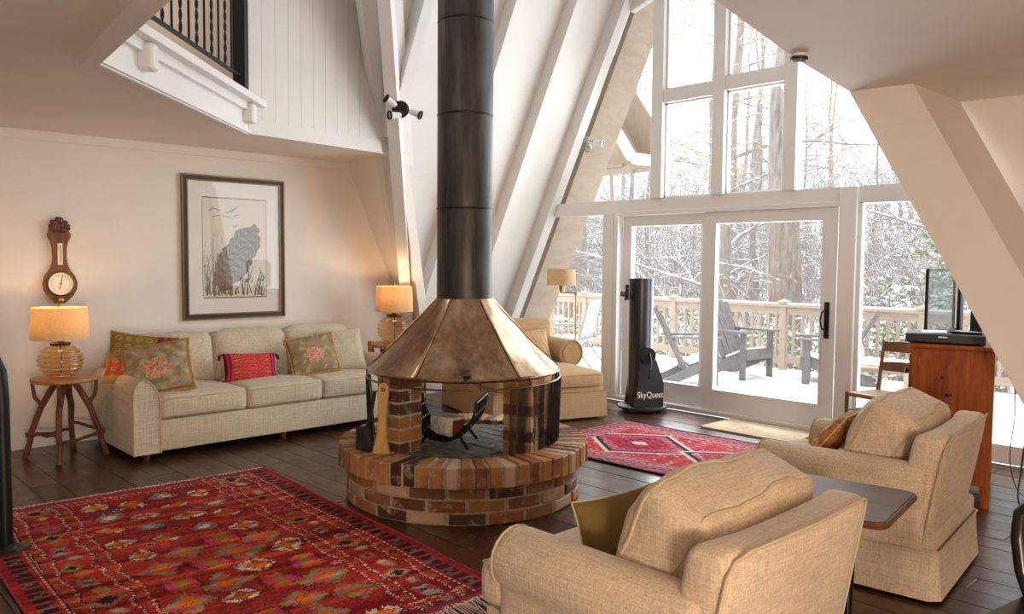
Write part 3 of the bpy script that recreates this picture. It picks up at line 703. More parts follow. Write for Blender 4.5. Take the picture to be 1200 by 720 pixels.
def glass_lamp(label, loc, s, e, rf=.85):
    t = thing('table_lamp', label, 'lamp', loc, 0, 'table lamps beside the sofa')
    prof = [(.055, 0), (.062, .006), (.062, .014), (.055, .02)]
    for k in range(27):
        q = k/26; prof.append((.058+.06*math.sin(math.pi*(.08+.84*q))**.8+.0065*math.sin(q*2*math.pi*6), .02+.155*q))
    prof += [(.052, .18), (.046, .188)]
    ob('glass_base', B().lathe([(r*s, z*s) for r, z in prof], 40), 'amber', t, smooth=1)
    ob('collar', B().lathe([(.05*s, .186*s), (.053*s, .19*s), (.053*s, .2*s), (.02*s, .206*s), (.012*s, .21*s), (.012*s, .30*s)], 24), 'bronze', t)
    ob('cord_in_base', B().tube([(0, 0, .02*s), (.004, .003, .1*s), (0, 0, .186*s)], .004, 6), 'bronze', t)
    r0, r1, z0, z1 = .178*s*rf, .168*s*rf, .222*s, .40*s
    sh = ob('lamp_shade', B().lathe([(r0, z0), (r1, z1), (r1-.003, z1), (r0-.003, z0), (r0, z0)], 48), 'shade', t, smooth=60)
    ob('finial', B().lathe([(.004, .395*s), (.012, .405*s), (.009, .42*s), (.001, .425*s)], 12), 'brass', t)
    ob('bulb', B().lathe([(.001, .28*s), (.02*s, .285*s), (.026*s, .31*s), (.02*s, .335*s), (.001, .34*s)], 16), 'white', t, smooth=1)
    lamp(t.name+'_light', 'POINT', (loc[0], loc[1], loc[2]+.36*s), e, (1, .62, .32), size=.03)
    ob('spider', B().tube([(-r1, 0, z1-.012), (0, 0, z1-.006), (r1, 0, z1-.012)], .002, 5), 'brass', t)
glass_lamp('lit amber glass table lamp below the banjo barometer', (-6.57, 1.67, .606), 1.3, 5)
glass_lamp('lit clear amber glass lamp right of the sofa', (-6.60, 4.68, .666), 1.42, 5, .74)

# barometer
bt = thing('barometer', 'carved wooden banjo barometer with a white dial hanging on the cream wall', 'barometer', (SX+.002, 1.81, 1.13), 0)
half = [(.03, 0), (.05, .02), (.088, .055), (.118, .11), (.122, .16), (.108, .21), (.075, .255), (.055, .30), (.047, .36), (.05, .44), (.062, .49), (.078, .52), (.082, .545), (.068, .57), (.06, .60), (.05, .635), (.03, .655)]
ob('body', B().extr([(0, y_, z) for y_, z in half]+[(0, -y_, z) for y_, z in half[::-1]], (.035, 0, 0)), 'barowood', bt, smooth=None)
ry = Matrix.Rotation(math.pi/2, 3, 'Y')
ob('bezel', B().lathe([(.092, .03), (.100, .045), (.092, .052), (.088, .045)], 40, (0, 0, .155), rot=ry), 'brass', bt)
dl = ob('dial', B().lathe([(.001, .042), (.09, .042)], 40, (0, 0, .155), rot=ry), 'dial', bt, smooth=None)
bb = B()
for k in range(21):
    a = R_(-140+14*k); bb.bar((.0435, .062*math.sin(a), .155+.062*math.cos(a)), (.0435, .074*math.sin(a), .155+.074*math.cos(a)), .0025, .001, up=(1, 0, 0))
ob('scale_mark', bb, 'black', dl, smooth=None)['kind'] = 'stuff'
ob('needle', B().bar((.045, -.01, .11), (.045, .012, .215), .004, .002, up=(1, 0, 0)), 'black', dl, smooth=None)
ob('needle_hub', B().lathe([(.008, .044), (.006, .05), (.001, .051)], 12, (0, 0, .155), rot=ry), 'brass', dl)
th = ob('thermometer', B().bbox((.037, .0, .39), (.008, .036, .17), .002), 'dial', bt)
ob('tube', B().tube([(.043, .004, .32), (.043, .004, .46)], .003, 6), 'redwood', th)
bb = B(); rn = random.Random(2)
for (y_, z_) in [(0, .655), (-.035, .63), (.035, .63), (-.05, .60), (.05, .60), (0, .61), (-.025, .585), (.025, .585)]:
    bb.rbx((.016, .026, .024), .012, 5, (.038, y_, z_), wr=.006, wf=40, seed=rn.random())
ob('carved_crest', bb, 'mahog', bt, smooth=1)
ob('base_knob', B().lathe([(.001, .03), (.018, .035), (.02, .045), (.001, .05)], 16, (0, 0, .025), rot=ry), 'brass', bt)

# framed print: plain nature study (a stand-in, not a known picture)
fr = thing('framed_print', 'large gilt framed print with wide white mat hanging above the sofa', 'picture', (SX+.002, 3.262, 1.59))
fw, fh = .487, .645
def fring(o, i, x0, x1):
    bb = B(); (a, b_), (c, d_) = o, i
    vs = [(x, sy*y_, sz*z) for (y_, z, x) in ((a, b_, x0), (a, b_, x1), (c, d_, x1), (c, d_, x0)) for sy, sz in ((-1, -1), (1, -1), (1, 1), (-1, 1))]
    return bb.add(vs, [(k*4+j, k*4+(j+1) % 4, ((k+1) % 4)*4+(j+1) % 4, ((k+1) % 4)*4+j) for k in range(4) for j in range(4)])
ob('frame', fring((fw, fh), (fw-.012, fh-.012), 0, .03), 'gold', fr, smooth=None)
ob('inner_frame', fring((fw-.012, fh-.012), (fw-.046, fh-.046), 0, .022), 'frame_dark', fr, smooth=None)
ob('gilt_slip', fring((fw-.045, fh-.045), (fw-.055, fh-.055), 0, .026), 'gold', fr, smooth=None)
ob('mat_board', B().box((.008, 0, 0), (.006, 2*(fw-.05), 2*(fh-.05))), 'mat_white', fr, smooth=None)
def paintprint(ny, nz):
    img = np.zeros((nz, ny, 3)); U, Vv = np.meshgrid((np.arange(ny)+.5)/ny, (np.arange(nz)+.5)/nz)
    img[:] = (226, 218, 204); rn = random.Random(4)
    def line(x0, z0, x1, z1, w, c, bend=0):
        for k in range(160):
            t_ = k/159; x = x0+(x1-x0)*t_+bend*math.sin(math.pi*t_); z = z0+(z1-z0)*t_; ww = w*(1-.7*t_)
            m = (np.abs(U-x) < ww) & (np.abs(Vv-z) < ww*.7); img[m] = c
    for k in range(26): x = rn.uniform(.03, .30); line(x, rn.uniform(.05, .2), x+rn.uniform(-.04, .08), rn.uniform(.35, .66), .007, rn.choice([(150, 152, 130), (134, 138, 118), (168, 166, 146)]), rn.uniform(-.03, .03))
    for k in range(9):
        x, z = rn.uniform(.1, .5), rn.uniform(.66, .9); line(x, z, x+rn.uniform(.08, .16), z+rn.uniform(-.03, .03), .008, (150, 150, 136), .01)
    # generic mound of weathered stone leaning right
    ang = 1.0; c_, s_ = math.cos(ang), math.sin(ang); X = (U-.52); Z = (Vv-.40)*1.5
    p = X*c_+Z*s_; q_ = -X*s_+Z*c_; m = (p/.56)**2+(q_/.25)**2 < 1+.16*np.sin(p*13)*np.cos(q_*17)+.07*np.sin(p*41+q_*30)
    tex = .5+.5*np.sin(p*60+6*np.sin(q_*18))*np.cos(q_*40)
    base_ = np.stack([104+62*tex, 98+58*tex, 90+52*tex], -1); warm = np.clip((.32-Vv)*2.6, 0, 1)[..., None]
    img[m] = (base_*(1-warm*.8)+np.array((132, 96, 70))*warm*.8)[m]
    for k in range(60): x = rn.uniform(.05, .97); line(x, rn.uniform(.02, .05), x+rn.uniform(-.06, .06), rn.uniform(.08, .2), .008, rn.choice([(122, 110, 92), (150, 136, 112), (104, 104, 88)]))
    for k in range(12): x = rn.uniform(.6, .95); line(x, .16, x+rn.uniform(-.05, .1), rn.uniform(.22, .36), .007, (118, 122, 100), .02)
    e = (np.minimum(U, 1-U) < .012) | (np.minimum(Vv, 1-Vv) < .009); img[e] = (130, 124, 114)
    return img
def facegrid(w, h, nx_, ny_, img, pos, bump=None):
    """grid of w x h with one colour per face; pos(u,v)->point"""
    bb = B(); bb.v = [tuple(pos(i/nx_, j/ny_)) for j in range(ny_+1) for i in range(nx_+1)]
    bb.f = [(j*(nx_+1)+i, j*(nx_+1)+i+1, (j+1)*(nx_+1)+i+1, (j+1)*(nx_+1)+i) for j in range(ny_) for i in range(nx_)]
    c = np.clip(img/255., 0, 1); c = np.where(c <= .04045, c/12.92, ((c+.055)/1.055)**2.4); bb.fc = np.concatenate([c.reshape(-1, 3), np.ones((nx_*ny_, 1))], 1); return bb
pwid, ph_ = .305, .455
ob('print', facegrid(0, 0, 120, 170, paintprint(120, 170), lambda u, v: (.0125, -pwid+2*pwid*u, -ph_+.0+2*ph_*v)), 'print', fr, smooth=None)
ob('glass', B().box((.019, 0, 0), (.002, 2*(fw-.05), 2*(fh-.05))), 'picglass', fr, smooth=None)

# ------------------------------------------------------------------ rugs
def rug_img(nx_, ny_, kind):
    """colour per knot: axis 0 = across (v), axis 1 = along (u)"""
    rn = np.random.RandomState(5 if kind else 9); U, Vv = np.meshgrid((np.arange(nx_)+.5)/nx_, (np.arange(ny_)+.5)/ny_)
    st = np.interp(U[0], np.linspace(0, 1, 60), rn.rand(60))[None, :]*np.ones((ny_, 1)); st = st*.7+.3*rn.rand(ny_//4+1, nx_).repeat(4, 0)[:ny_]
    return rn, U, Vv, st
def big_rug():
    nx_, ny_ = 460, 290; rn, U, Vv, st = rug_img(nx_, ny_, 0)
    A = np.array((150, 34, 32.)); Bc = np.array((188, 68, 56.)); Cc = np.array((116, 14, 18.))
    img = A+(Bc-A)*np.clip(st*2.2-.9, 0, 1)[..., None]; img = img+(Cc-img)*np.clip(1.1-st*2.4, 0, 1)[..., None]
    pinkz = np.clip(1-U*2.2, 0, 1)[..., None]; img = img*(1-.35*pinkz)+np.array((186, 84, 84.))*.35*pinkz
    img[:, :, :] += rn.randn(ny_, nx_, 1)*7
    ex, ey = np.arange(nx_), np.arange(ny_); J, I = np.meshgrid(ex, ey)
    e = np.minimum(I, ny_-1-I); e2 = np.minimum(J, nx_-1-J)
    def put(m, c, k=1.): img[m] = img[m]*(1-k)+np.array(c, float)*k
    # long sides: red edge, dark banded strip, dotted double lines
    put(e < 7, (164, 40, 46)); m = (e >= 7) & (e < 19); put(m, (66, 30, 30)); put(m & ((J//4) % 3 == 0), (150, 70, 66)); put(m & ((J//4+I//5) % 7 == 1), (110, 96, 84))
    for a in (22, 33, 62, 72):
        put((e >= a) & (e < a+2) & ((J//3) % 2 == 0), (214, 178, 158)); put((e >= a+2) & (e < a+3), (70, 22, 24))
    put((e >= 25) & (e < 33) & ((J//6) % 3 == 0), (176, 104, 52), .8); put((e >= 65) & (e < 72) & ((J//7) % 3 == 0), (170, 92, 50), .7)
    # short ends
    for a in (18, 26):
        put((e2 >= a) & (e2 < a+2) & (e > 24) & ((I//3) % 2 == 0), (210, 170, 150))
    put((e2 < 10), (150, 52, 60)); put((e2 < 4) & ((I//2) % 2 == 0), (222, 204, 190))
    cream, orange, grey, pink, dark, olive = (214, 192, 164), (212, 108, 34), (138, 140, 126), (204, 64, 108), (60, 22, 26), (150, 126, 70)
    r = random.Random(11)
    def motif(cx, cy, s, cols, kind):
        j, i = (J-cx)/s, (I-cy)/s; aj, ai = np.abs(j), np.abs(i)
        if kind == 0:      # pinwheel: four wings and a bright heart
            put((aj+ai < 1.15) & (aj < .9) & (ai < .9) & ((j*i) > .10), cols[0]); put((aj+ai < 1.15) & ((j*i) < -.10), cols[1]); put((aj+ai < .55), cols[2]); put(((aj+ai) > 1.12) & ((aj+ai) < 1.3) & (np.abs(aj-ai) > .15), dark, .6)
        elif kind == 1:    # stepped medallion
            q = np.maximum(np.floor(aj*3)/3+np.floor(ai*3)/3, 0); put(q < 1.2, cols[3] if len(cols) > 3 else olive, .9); put(q < .95, cols[0]); put((q < .95) & (j*i > 0), cols[1]); put(q < .4, cols[2])
        elif kind == 2:    # bow tie
            put((ai < aj*.9) & (aj < .9), cols[0]); put((aj < ai*.9) & (ai < .8), cols[1]); put((aj < .3) & (ai < .3), cols[2]); put((np.maximum(aj, ai) > .9) & (np.maximum(aj, ai) < 1.05) & ((I+J) % 5 < 3), dark, .6)
        else:              # small rosette
            q = j*j+i*i; put(q < .55, cols[0]); put(q < .22, cols[1]); put((q > .55) & (q < .85) & ((I*3+J) % 4 < 2), dark, .6)
    rows = [(0, [cream, cream, orange]), (0, [grey, grey, cream, pink]), (0, [cream, orange, orange]), (2, [orange, pink, olive]), (1, [pink, grey, orange, olive]), (1, [grey, pink, orange, olive])]
    for a in range(10):
        for b_ in range(4):
            cx = 48+a*41+(b_ % 2)*13+r.uniform(-4, 4); cy = 95+b_*33+r.uniform(-4, 4); k, cols = rows[(a+b_*2) % 3 if a < 4 else 3+(a+b_) % 3 if (a+b_) % 4 else 0]
            motif(cx, cy, r.uniform(12, 15), cols, k)
            if (a+b_) % 3 == 0: motif(cx+21, cy+16, 5.5, [r.choice([grey, cream, orange]), r.choice([pink, dark, olive])], 3)
    for sgn in (0, 1):
        for a in range(20):
            cy = 48 if sgn == 0 else ny_-49; motif(32+a*21.5, cy+(a % 2)*4-2, 8.5 if a % 3 else 10, [r.choice([(150, 120, 96), olive, (190, 92, 44), (170, 80, 70), (150, 150, 136)]), r.choice([(180, 60, 84), (190, 150, 120), (180, 96, 60)]), dark], 3 if a % 2 else 1 if a % 4 == 0 else 2)
    for a in range(40): put((J > 40) & ((J*3+I*2+a*57) % 431 < 3) & (e > 75) & (np.abs(((J+a*13) % 80)-40) < 12), dark, .55)
    # hand-woven wobble and abrash bands across the width
    def smooth(n_): return np.array([[noise.noise(Vector((a*n_, b_*n_, 3.7))) for a in range(0, nx_, 4)] for b_ in range(0, ny_, 4)]).repeat(4, 0).repeat(4, 1)[:ny_, :nx_]
    dx, dy = smooth(.045)*7+rn.randn(ny_, nx_)*.8, smooth(.05)*5+rn.randn(ny_, nx_)*.6
    keep = (e > 24)[..., None]; w_ = img[np.clip(I+dy, 0, ny_-1).astype(int), np.clip(J+dx, 0, nx_-1).astype(int)]; img = np.where(keep, w_, img)
    band = np.array([noise.noise(Vector((a*.11, 0, 8)))+.6*noise.noise(Vector((a*.37, 4, 8))) for a in range(nx_)])[None, :]+.5*smooth(.03)
    img = img*(1+.30*band[..., None])+np.array((26, 10, 6))*np.clip(band, 0, 1)[..., None]
    return nx_, ny_, np.clip(img, 5, 255)
def runner_rug():
    nx_, ny_ = 330, 210; rn, U, Vv, st = rug_img(nx_, ny_, 1); I, J = np.meshgrid(np.arange(nx_), np.arange(ny_)); I, J = J, I
    img = np.ones((ny_, nx_, 3))*np.array((190, 62, 76.))+(st[..., None]-.5)*34+rn.randn(ny_, nx_, 1)*9
    e = np.minimum(np.minimum(I, ny_-1-I), np.minimum(J, nx_-1-J))
    def put(m, c, k=1.): img[m] = img[m]*(1-k)+np.array(c, float)*k
    navy, lil, cream, pink = (48, 44, 66), (150, 124, 148), (216, 190, 176), (206, 84, 96)
    m = e < 36; put(m, (176, 92, 104)); put(m & (((I//5)*7+(J//5)*3) % 5 == 0), lil); put(m & (((I//4)*5+(J//6)*11) % 9 == 0), (200, 130, 80)); put(m & (((I//4)*3+(J//4)*5) % 13 == 0), navy, .7)
    for a in (4, 13, 26, 35): put((e >= a) & (e < a+2) & (((I+J)//3) % 3 > 0), cream if a > 20 else navy, .75)
    f = e >= 37
    for q in range(900):
        y_, x = rn.randint(38, ny_-38), rn.randint(38, nx_-38); c = [navy, cream, (170, 30, 56), (214, 120, 110), lil][rn.randint(5)]; s = rn.randint(1, 4)
        img[y_:y_+s, x:x+s+1] = c
    # lozenge medallions in the field
    for cx in (nx_*.30, nx_*.72):
        a = np.abs(J-cx)/82+np.abs(I-ny_/2)/66
        put(f & (np.abs(a-.98) < .05), cream); put(f & (np.abs(a-.88) < .05), navy); put(f & (a < .80) & (a > .68) & ((J//4+I//4) % 2 == 0), lil); put(f & (a < .62), (188, 40, 66), .5)
        for dx in (-18, 4, 22):
            w = np.abs((J-cx-dx)-(I-ny_/2)*.35); put(f & (a < .6) & (w < 4) & ((I//5) % 2 == 0), navy); put(f & (a < .6) & (w < 8) & (w > 5) & ((I//4) % 2 == 0), navy, .8)
        put(f & (a < .16), cream)
    return nx_, ny_, np.clip(img, 5, 255)
def rug(label, loc, rz, L, Wd, data, fringe):
    t = thing('rug', label, 'rug', loc, rz); nx_, ny_, img = data
    rs = np.random.RandomState(2)
    def pos(u, v):
        x, y_ = (u-.5)*L, (v-.5)*Wd
        return (x+.006*math.sin(y_*5), y_+.008*math.sin(x*4.2), .011+.0015*math.sin(x*9+y_*3))
    ob('woven_field', facegrid(0, 0, nx_, ny_, img, pos), 'rug', t, smooth=None)
    ob('backing', B().box((0, 0, .005), (L-.03, Wd-.03, .006)), 'red_dark', t, smooth=None)
    e = [pos(i/60, 0) for i in range(61)]; ob('selvage', B().tube(e, .006, 6), 'red_dark' if fringe is None else 'rugred', t)
    e = [pos(i/60, 1) for i in range(61)]; ob('selvage', B().tube(e, .006, 6), 'red_dark' if fringe is None else 'rugred', t)
    rn = random.Random(8)
    for sgn, ln in fringe or ():
        bb = B()
        for k in range(150):
            y_ = -Wd/2+Wd*(k+rn.uniform(.1, .9))/150; x = sgn*L/2; l_ = ln*rn.uniform(.6, 1.1); dy = rn.uniform(-.03, .03)
            bb.tube([(x-sgn*.01, y_, .011), (x+sgn*l_*.5, y_+dy*.4, .007), (x+sgn*l_, y_+dy, .005)], [.003, .0026, .0015], 4)
        ob('fringe', bb, 'fringe', t)['kind'] = 'stuff'
    return t
M['rugred'] = plain('selvage_red', '8E2A30', .95, var=.2, vs=40)
rug('large red geometric wool rug with a dark banded edge before the sofa', (-4.00, 1.68, 0), R_(-3.2), 2.74, 1.74, big_rug(), [(1, .13), (-1, .035)])
rug('pinkish red patterned rug between the fireplace and glass door', (-3.55, 5.28, 0), R_(1.5), 2.2, 1.36, runner_rug(), None)
dm = thing('door_mat', 'plain beige door mat on the planks before the glass door', 'mat', (-3.60, 6.51, 0), R_(0))
ob('pad', B().bbox((0, 0, .008), (.86, .56, .012), .004), 'mat_beige', dm); ob('bound_edge', fring((.435, .285), (.40, .25), 0, .0).add([], []) if False else B().bar((-.43, -.278, .009), (.43, -.278, .009), .02, .016).bar((-.43, .278, .009), (.43, .278, .009), .02, .016).bar((-.425, -.28, .009), (-.425, .28, .009), .02, .016).bar((.425, -.28, .009), (.425, .28, .009), .02, .016), 'piping', dm, smooth=None)

# ------------------------------------------------------------------ armchairs
def armchair(label, loc, rz, throw=None):
    t = thing('armchair', label, 'armchair', loc, rz, 'beige armchairs')
    L, Wd = .94, .90; hx_, hy_ = L/2, Wd/2
    ob('seat_base', B().bbox((-.0, 0, .20), (.915, .825, .24), .02), 'linen2', t)
    # gathered skirt with a kick pleat on each corner
    sk = B(); pth = []
    cor = [(-hx_+.02, -hy_+.03), (hx_-.0, -hy_+.03), (hx_-.0, hy_-.03), (-hx_+.02, hy_-.03)]
    for k in range(4):
        a, b_ = V(*cor[k], 0), V(*cor[(k+1) % 4], 0); d_ = (b_-a).normalized(); n_ = V(d_.y, -d_.x, 0)
        for q in (0, .03, .12, .3, .5, .7, .88, .97, 1): pth.append((a.lerp(b_, q)-n_*(.026 if q in (0, 1) else 0), n_))
    zs = [(.235, .0), (.15, .004), (.06, .012), (.018, .018)]
    vs = [p+n_*o_+V(0, 0, z) for z, o_ in zs for p, n_ in pth]; m = len(pth)
    sk.add(vs, [(i*m+j, i*m+(j+1) % m, (i+1)*m+(j+1) % m, (i+1)*m+j) for i in range(3) for j in range(m)])
    s = ob('skirt', sk, 'linen2', t, smooth=40)
    ob('welt', B().tube([p+n_*.003+V(0, 0, .237) for p, n_ in pth]+[pth[0][0]+pth[0][1]*.003+V(0, 0, .237)], .005, 6, False), 'piping', s)
    for sg in (-1, 1):
        prof = []
        r = .108; cy, cz = .375, .505
        for k in range(15): a = R_(-50+k*(255/14)); prof.append((cy+r*math.cos(a)*1.02, cz+r*math.sin(a)))
        prof += [(cy-.085, .40), (cy-.085, .24), (cy+.062, .24), (cy+.066, .41)]
        x0, x1 = -.345, .40
        rows = []; bb = B(); n = len(prof); xs = [x0-.012, x0, x0+.03, .0, x1-.03, x1, x1+.012]; sc_ = [.86, .96, 1, 1.0, 1.0, .95, .80]
        for xi, s_ in zip(xs, sc_): rows += [V(xi, sg*(cy+(y_-cy)*s_), (cz+(z-cz)*s_ if z > .42 else z)+.012*(1-abs(xi)/.4)*0) for y_, z in prof]
        bb.add(rows, [(i*n+j, i*n+(j+1) % n, (i+1)*n+(j+1) % n, (i+1)*n+j) for i in range(len(xs)-1) for j in range(n)]+[tuple(range(n)), tuple((len(xs)-1)*n+j for j in range(n))])
        a_ = ob('arm', bb, 'linen2', t, smooth=50)
        ob('piping', B().tube([V(x0-.004, sg*(cy+(y_-cy)*.97), cz+(z-cz)*.97 if z > .42 else z) for y_, z in prof[:15]], .005, 6), 'piping', a_)
    def lean(q): q.x += (q.z-.25)*.20; q.x += -.025*(abs(q.y)/.42)**3*(q.z > .4); return q
    bk = ob('back', B().rbx((.075, .425, .265), .045, 10, (0, 0, 0), wr=.003, fn=lambda q: V(q.x+q.z*.17-.03*(abs(q.y)/.42)**4, q.y, q.z)).add([], []), 'linen2', t, (.405, 0, .485), smooth=1)
    ob('piping', B().tube([(.072+z*.17-.03*(abs(y_)/.42)**4, y_, z) for y_, z in [(-.424, -.24), (-.424, .1), (-.42, .2), (-.40, .245), (-.35, .262), (0, .264), (.35, .262), (.40, .245), (.42, .2), (.424, .1), (.424, -.24)]], .005, 6), 'piping', bk)
    sc_ = ob('seat_cushion', B().rbx((.36, .275, .08), .04, 10, (-.09, 0, .40), (.01, 0, .03), .004, 7).rbx((.075, .425, .078), .04, 8, (-.405, 0, .40), (.012, .01, .012), .004, 7, seed=2), 'linen2', t, smooth=1)
    for zz in (.345, .455): ob('piping', B().tube([(-.482, y_*.05, zz) for y_ in range(-8, 9)], .005, 5), 'piping', sc_)
    # big slouching loose back cushion: boxed, with a corded top panel
    ry_ = Matrix.Rotation(R_(24), 3, 'Y')
    def sl_(q):
        k = noise.noise(q*5+V(loc[0], 0, 0)); q.x += .022*k+.004*math.sin(q.y*34+5*k)*(q.z > .02); q.z += .022*noise.noise(V(q.y*5, loc[1], 5)); q.y += .012*noise.noise(q*7)
        return q
    bb = B().rbx((.12, .355, .195), .065, 20, (.17, .035, .645), (.05, .0, .008), .010, 8, ry_, 3, sl_)
    bc = ob('back_cushion', bb, 'linen2', t, smooth=1)
    for xx in (-.72, .72):
        pts = [bb.at((xx, -1, -.9+.15*k)) for k in range(12)]+[bb.at((xx, -.9+.06*k, 1)) for k in range(31)]+[bb.at((xx, 1, .75-.15*k)) for k in range(12)]
        ob('piping', B().tube(pts, .0065, 6), 'piping', bc)
    return t
armchair('beige armchair nearest the camera with its back turned and a plump cushion', (-1.56, 2.22, 0), R_(0))
armchair('beige skirted armchair beside the tall wooden cabinet', (-1.715, 4.10, 0), R_(6))
pillow('pillow', 'red patterned pillow with olive back in the nearest armchair', .155, .145, .065, p_red, (-1.69, 2.14, .565), (R_(12), R_(8), R_(-116)), seed=6, back=(120, 96, 56))
pillow('pillow', 'gold and rust pillow in the armchair beside the cabinet', .19, .18, .06, p_gold, (-1.83, 4.05, .60), (R_(-38), R_(0), R_(-80)), seed=7)

# side table between the armchairs
st = thing('side_table', 'brown wooden side table with rounded corners between the two armchairs', 'side table', (-1.55, 3.01, 0), R_(8))
def rrect(w, h, r, n=5): return [(sx*(w/2-r)+r*math.cos(a), sy*(h/2-r)+r*math.sin(a)) for (sx, sy, a0) in ((1, 1, 0), (-1, 1, 90), (-1, -1, 180), (1, -1, 270)) for a in [R_(a0+90*k/n) for k in range(n+1)]]
tp = ob('table_top', B().extr([(x, y_, .572) for x, y_ in rrect(.86, .50, .045)], (0, 0, .028)), 'walnut', st, smooth=None)
ob('edge_bead', B().tube([(x, y_, .586) for x, y_ in rrect(.866, .506, .048)]+[(rrect(.866, .506, .048)[0][0], rrect(.866, .506, .048)[0][1], .586)], .013, 6, False), 'walnut', tp)
ob('apron', B().box((-.05, 0, .545), (.60, .30, .05)), 'black_wood', st, smooth=None)
for sx in (-1, 1):
    for sy in (-1, 1): ob('leg', B().lathe([(.022, .57), (.026, .5), (.018, .42), (.026, .35), (.016, .05), (.02, 0)], 12, (sx*.22, sy*.13, 0), cap=True), 'black_wood', st)
bk = thing('book', 'pale book lying on the side table beside the plump cushion', 'book', (-1.80, 3.16, .601), R_(8))
ob('cover', B().bbox((0, 0, .012), (.20, .15, .024), .003), 'white', bk); ob('pages', B().box((.004, -.003, .012), (.196, .148, .017)), 'dial', bk, smooth=None)

# ------------------------------------------------------------------ tan chaise
ch = thing('chaise_armchair', 'tan armchair with a long chaise seat and rolled arms behind the fireplace', 'armchair', (-5.645, 5.74, 0), R_(-17.7))
ob('base', B().bbox((.0, -.175, .20), (1.24, 1.16, .22), .02), 'tan', ch)
sk = B(); n = 60; vs = []
per = []
for a, b_ in (((-.63, -.77), (.64, -.77)), ((.64, -.77), (.64, .42)), ((.64, .42), (-.63, .42)), ((-.63, .42), (-.63, -.77))):
    for k in range(16): per.append(V(*a, 0).lerp(V(*b_, 0), k/16))
for z, o_ in ((.27, 0), (.12, .006), (.02, .012)):
    for k, p in enumerate(per): vs.append(p*(1+o_+.006*math.sin(k*2.4)*(.27-z)*4)+V(0, 0, z))
m = len(per); sk.add(vs, [(i*m+j, i*m+(j+1) % m, (i+1)*m+(j+1) % m, (i+1)*m+j) for i in range(2) for j in range(m)])
s_ = ob('skirt', sk, 'tan', ch, smooth=60); ob('welt', B().tube([p*1.004+V(0, 0, .272) for p in per+per[:1]], .006, 6, False), 'tan', s_)
cu = ob('seat_cushion', B().rbx((.48, .575, .075), .05, 14, (.165, -.175, .375), (.01, .005, .035), .004, 6), 'tan', ch, smooth=1)
for zz in (.325, .425): ob('piping', B().tube([(.646, -.73+.069*k, zz) for k in range(17)], .005, 5), 'tan', cu)
for sg in (-1, 1):
    prof = [(.385+.135*math.cos(R_(-60+k*20)), .555+.135*math.sin(R_(-60+k*20))) for k in range(15)]+[(.29, .40), (.29, .2), (.42, .2)]
    yo = -.35 if sg < 0 else 0
    ar = ob('arm', B().extr([(-.60, sg*y_+yo, z) for y_, z in prof], (.62, 0, 0)), 'tan', ch, smooth=50)
    ob('scroll', B().extr([(.015, yo+sg*(.385+.10*math.cos(t)), .555+.10*math.sin(t)) for t in [k*math.pi/12 for k in range(24)]], (.018, 0, 0)), 'tan', ar, smooth=40)
    ob('piping', B().tube([(.022, yo+sg*y_, z) for y_, z in prof[:15]], .006, 6), 'tan', ar)
ob('back', B().rbx((.10, .59, .30), .08, 9, (-.52, -.175, .53), rot=None), 'tan', ch, smooth=1)
ob('back_roll', B().tube([(-.54, -.175+y_*.145, .80) for y_ in range(-4, 5)], [.07, .082, .085, .085, .085, .085, .085, .082, .07], 14), 'tan', ch)
pillow('pillow', 'peach striped pillow leaning on the tan chaise arm', .24, .17, .07, p_stripe, (-5.86, 5.80, .62), (R_(-24), R_(-8), R_(48)), seed=8)
pillow('pillow', 'small peach pillow behind the striped one on the tan chaise', .18, .16, .06, p_stripe, (-6.10, 5.84, .68), (R_(-18), R_(20), R_(62)), seed=9)

# brass swing-arm floor lamp
fl = thing('floor_lamp', 'brass swing arm floor lamp with a cream shade by the window', 'lamp', (-5.63, 6.30, 0), 0)
ob('base', B().lathe([(.12, 0), (.12, .012), (.09, .022), (.02, .03), (.012, .05)], 32, cap=True), 'brass', fl)
ob('pole', B().tube([(0, 0, .04), (0, 0, 1.17)], .008, 10), 'brass', fl)
ob('swing_arm', B().tube([(0, 0, 1.16), (-.06, -.06, 1.165), (-.115, -.105, 1.165), (-.115, -.105, 1.19)], .006, 8), 'brass', fl)
ob('knuckle', B().lathe([(.014, 1.14), (.016, 1.155), (.014, 1.175)], 12, cap=True), 'brass', fl)
ob('socket', B().lathe([(.006, 1.16), (.018, 1.19), (.024, 1.23), (.012, 1.25)], 16, (-.115, -.105, 0), cap=True), 'brass', fl)
ob('lamp_shade', B().lathe([(.155, 1.245), (.145, 1.415), (.142, 1.415), (.152, 1.245), (.155, 1.245)], 40, (-.115, -.105, 0)), 'shade', fl, smooth=60)
ob('bulb', B().lathe([(.001, 1.26), (.02, 1.27), (.028, 1.30), (.02, 1.33), (.001, 1.335)], 14, (-.115, -.105, 0)), 'white', fl, smooth=1)
lamp('floor_lamp_light', 'POINT', (-5.745, 6.195, 1.30), 1.2, (1, .62, .36), size=.03)

# ------------------------------------------------------------------ telescope
tsc = thing('telescope', 'black reflector telescope on a rocker box beside the glass door', 'telescope', (-4.90, 6.50, 0), math.atan2(.66, .75)+R_(17))
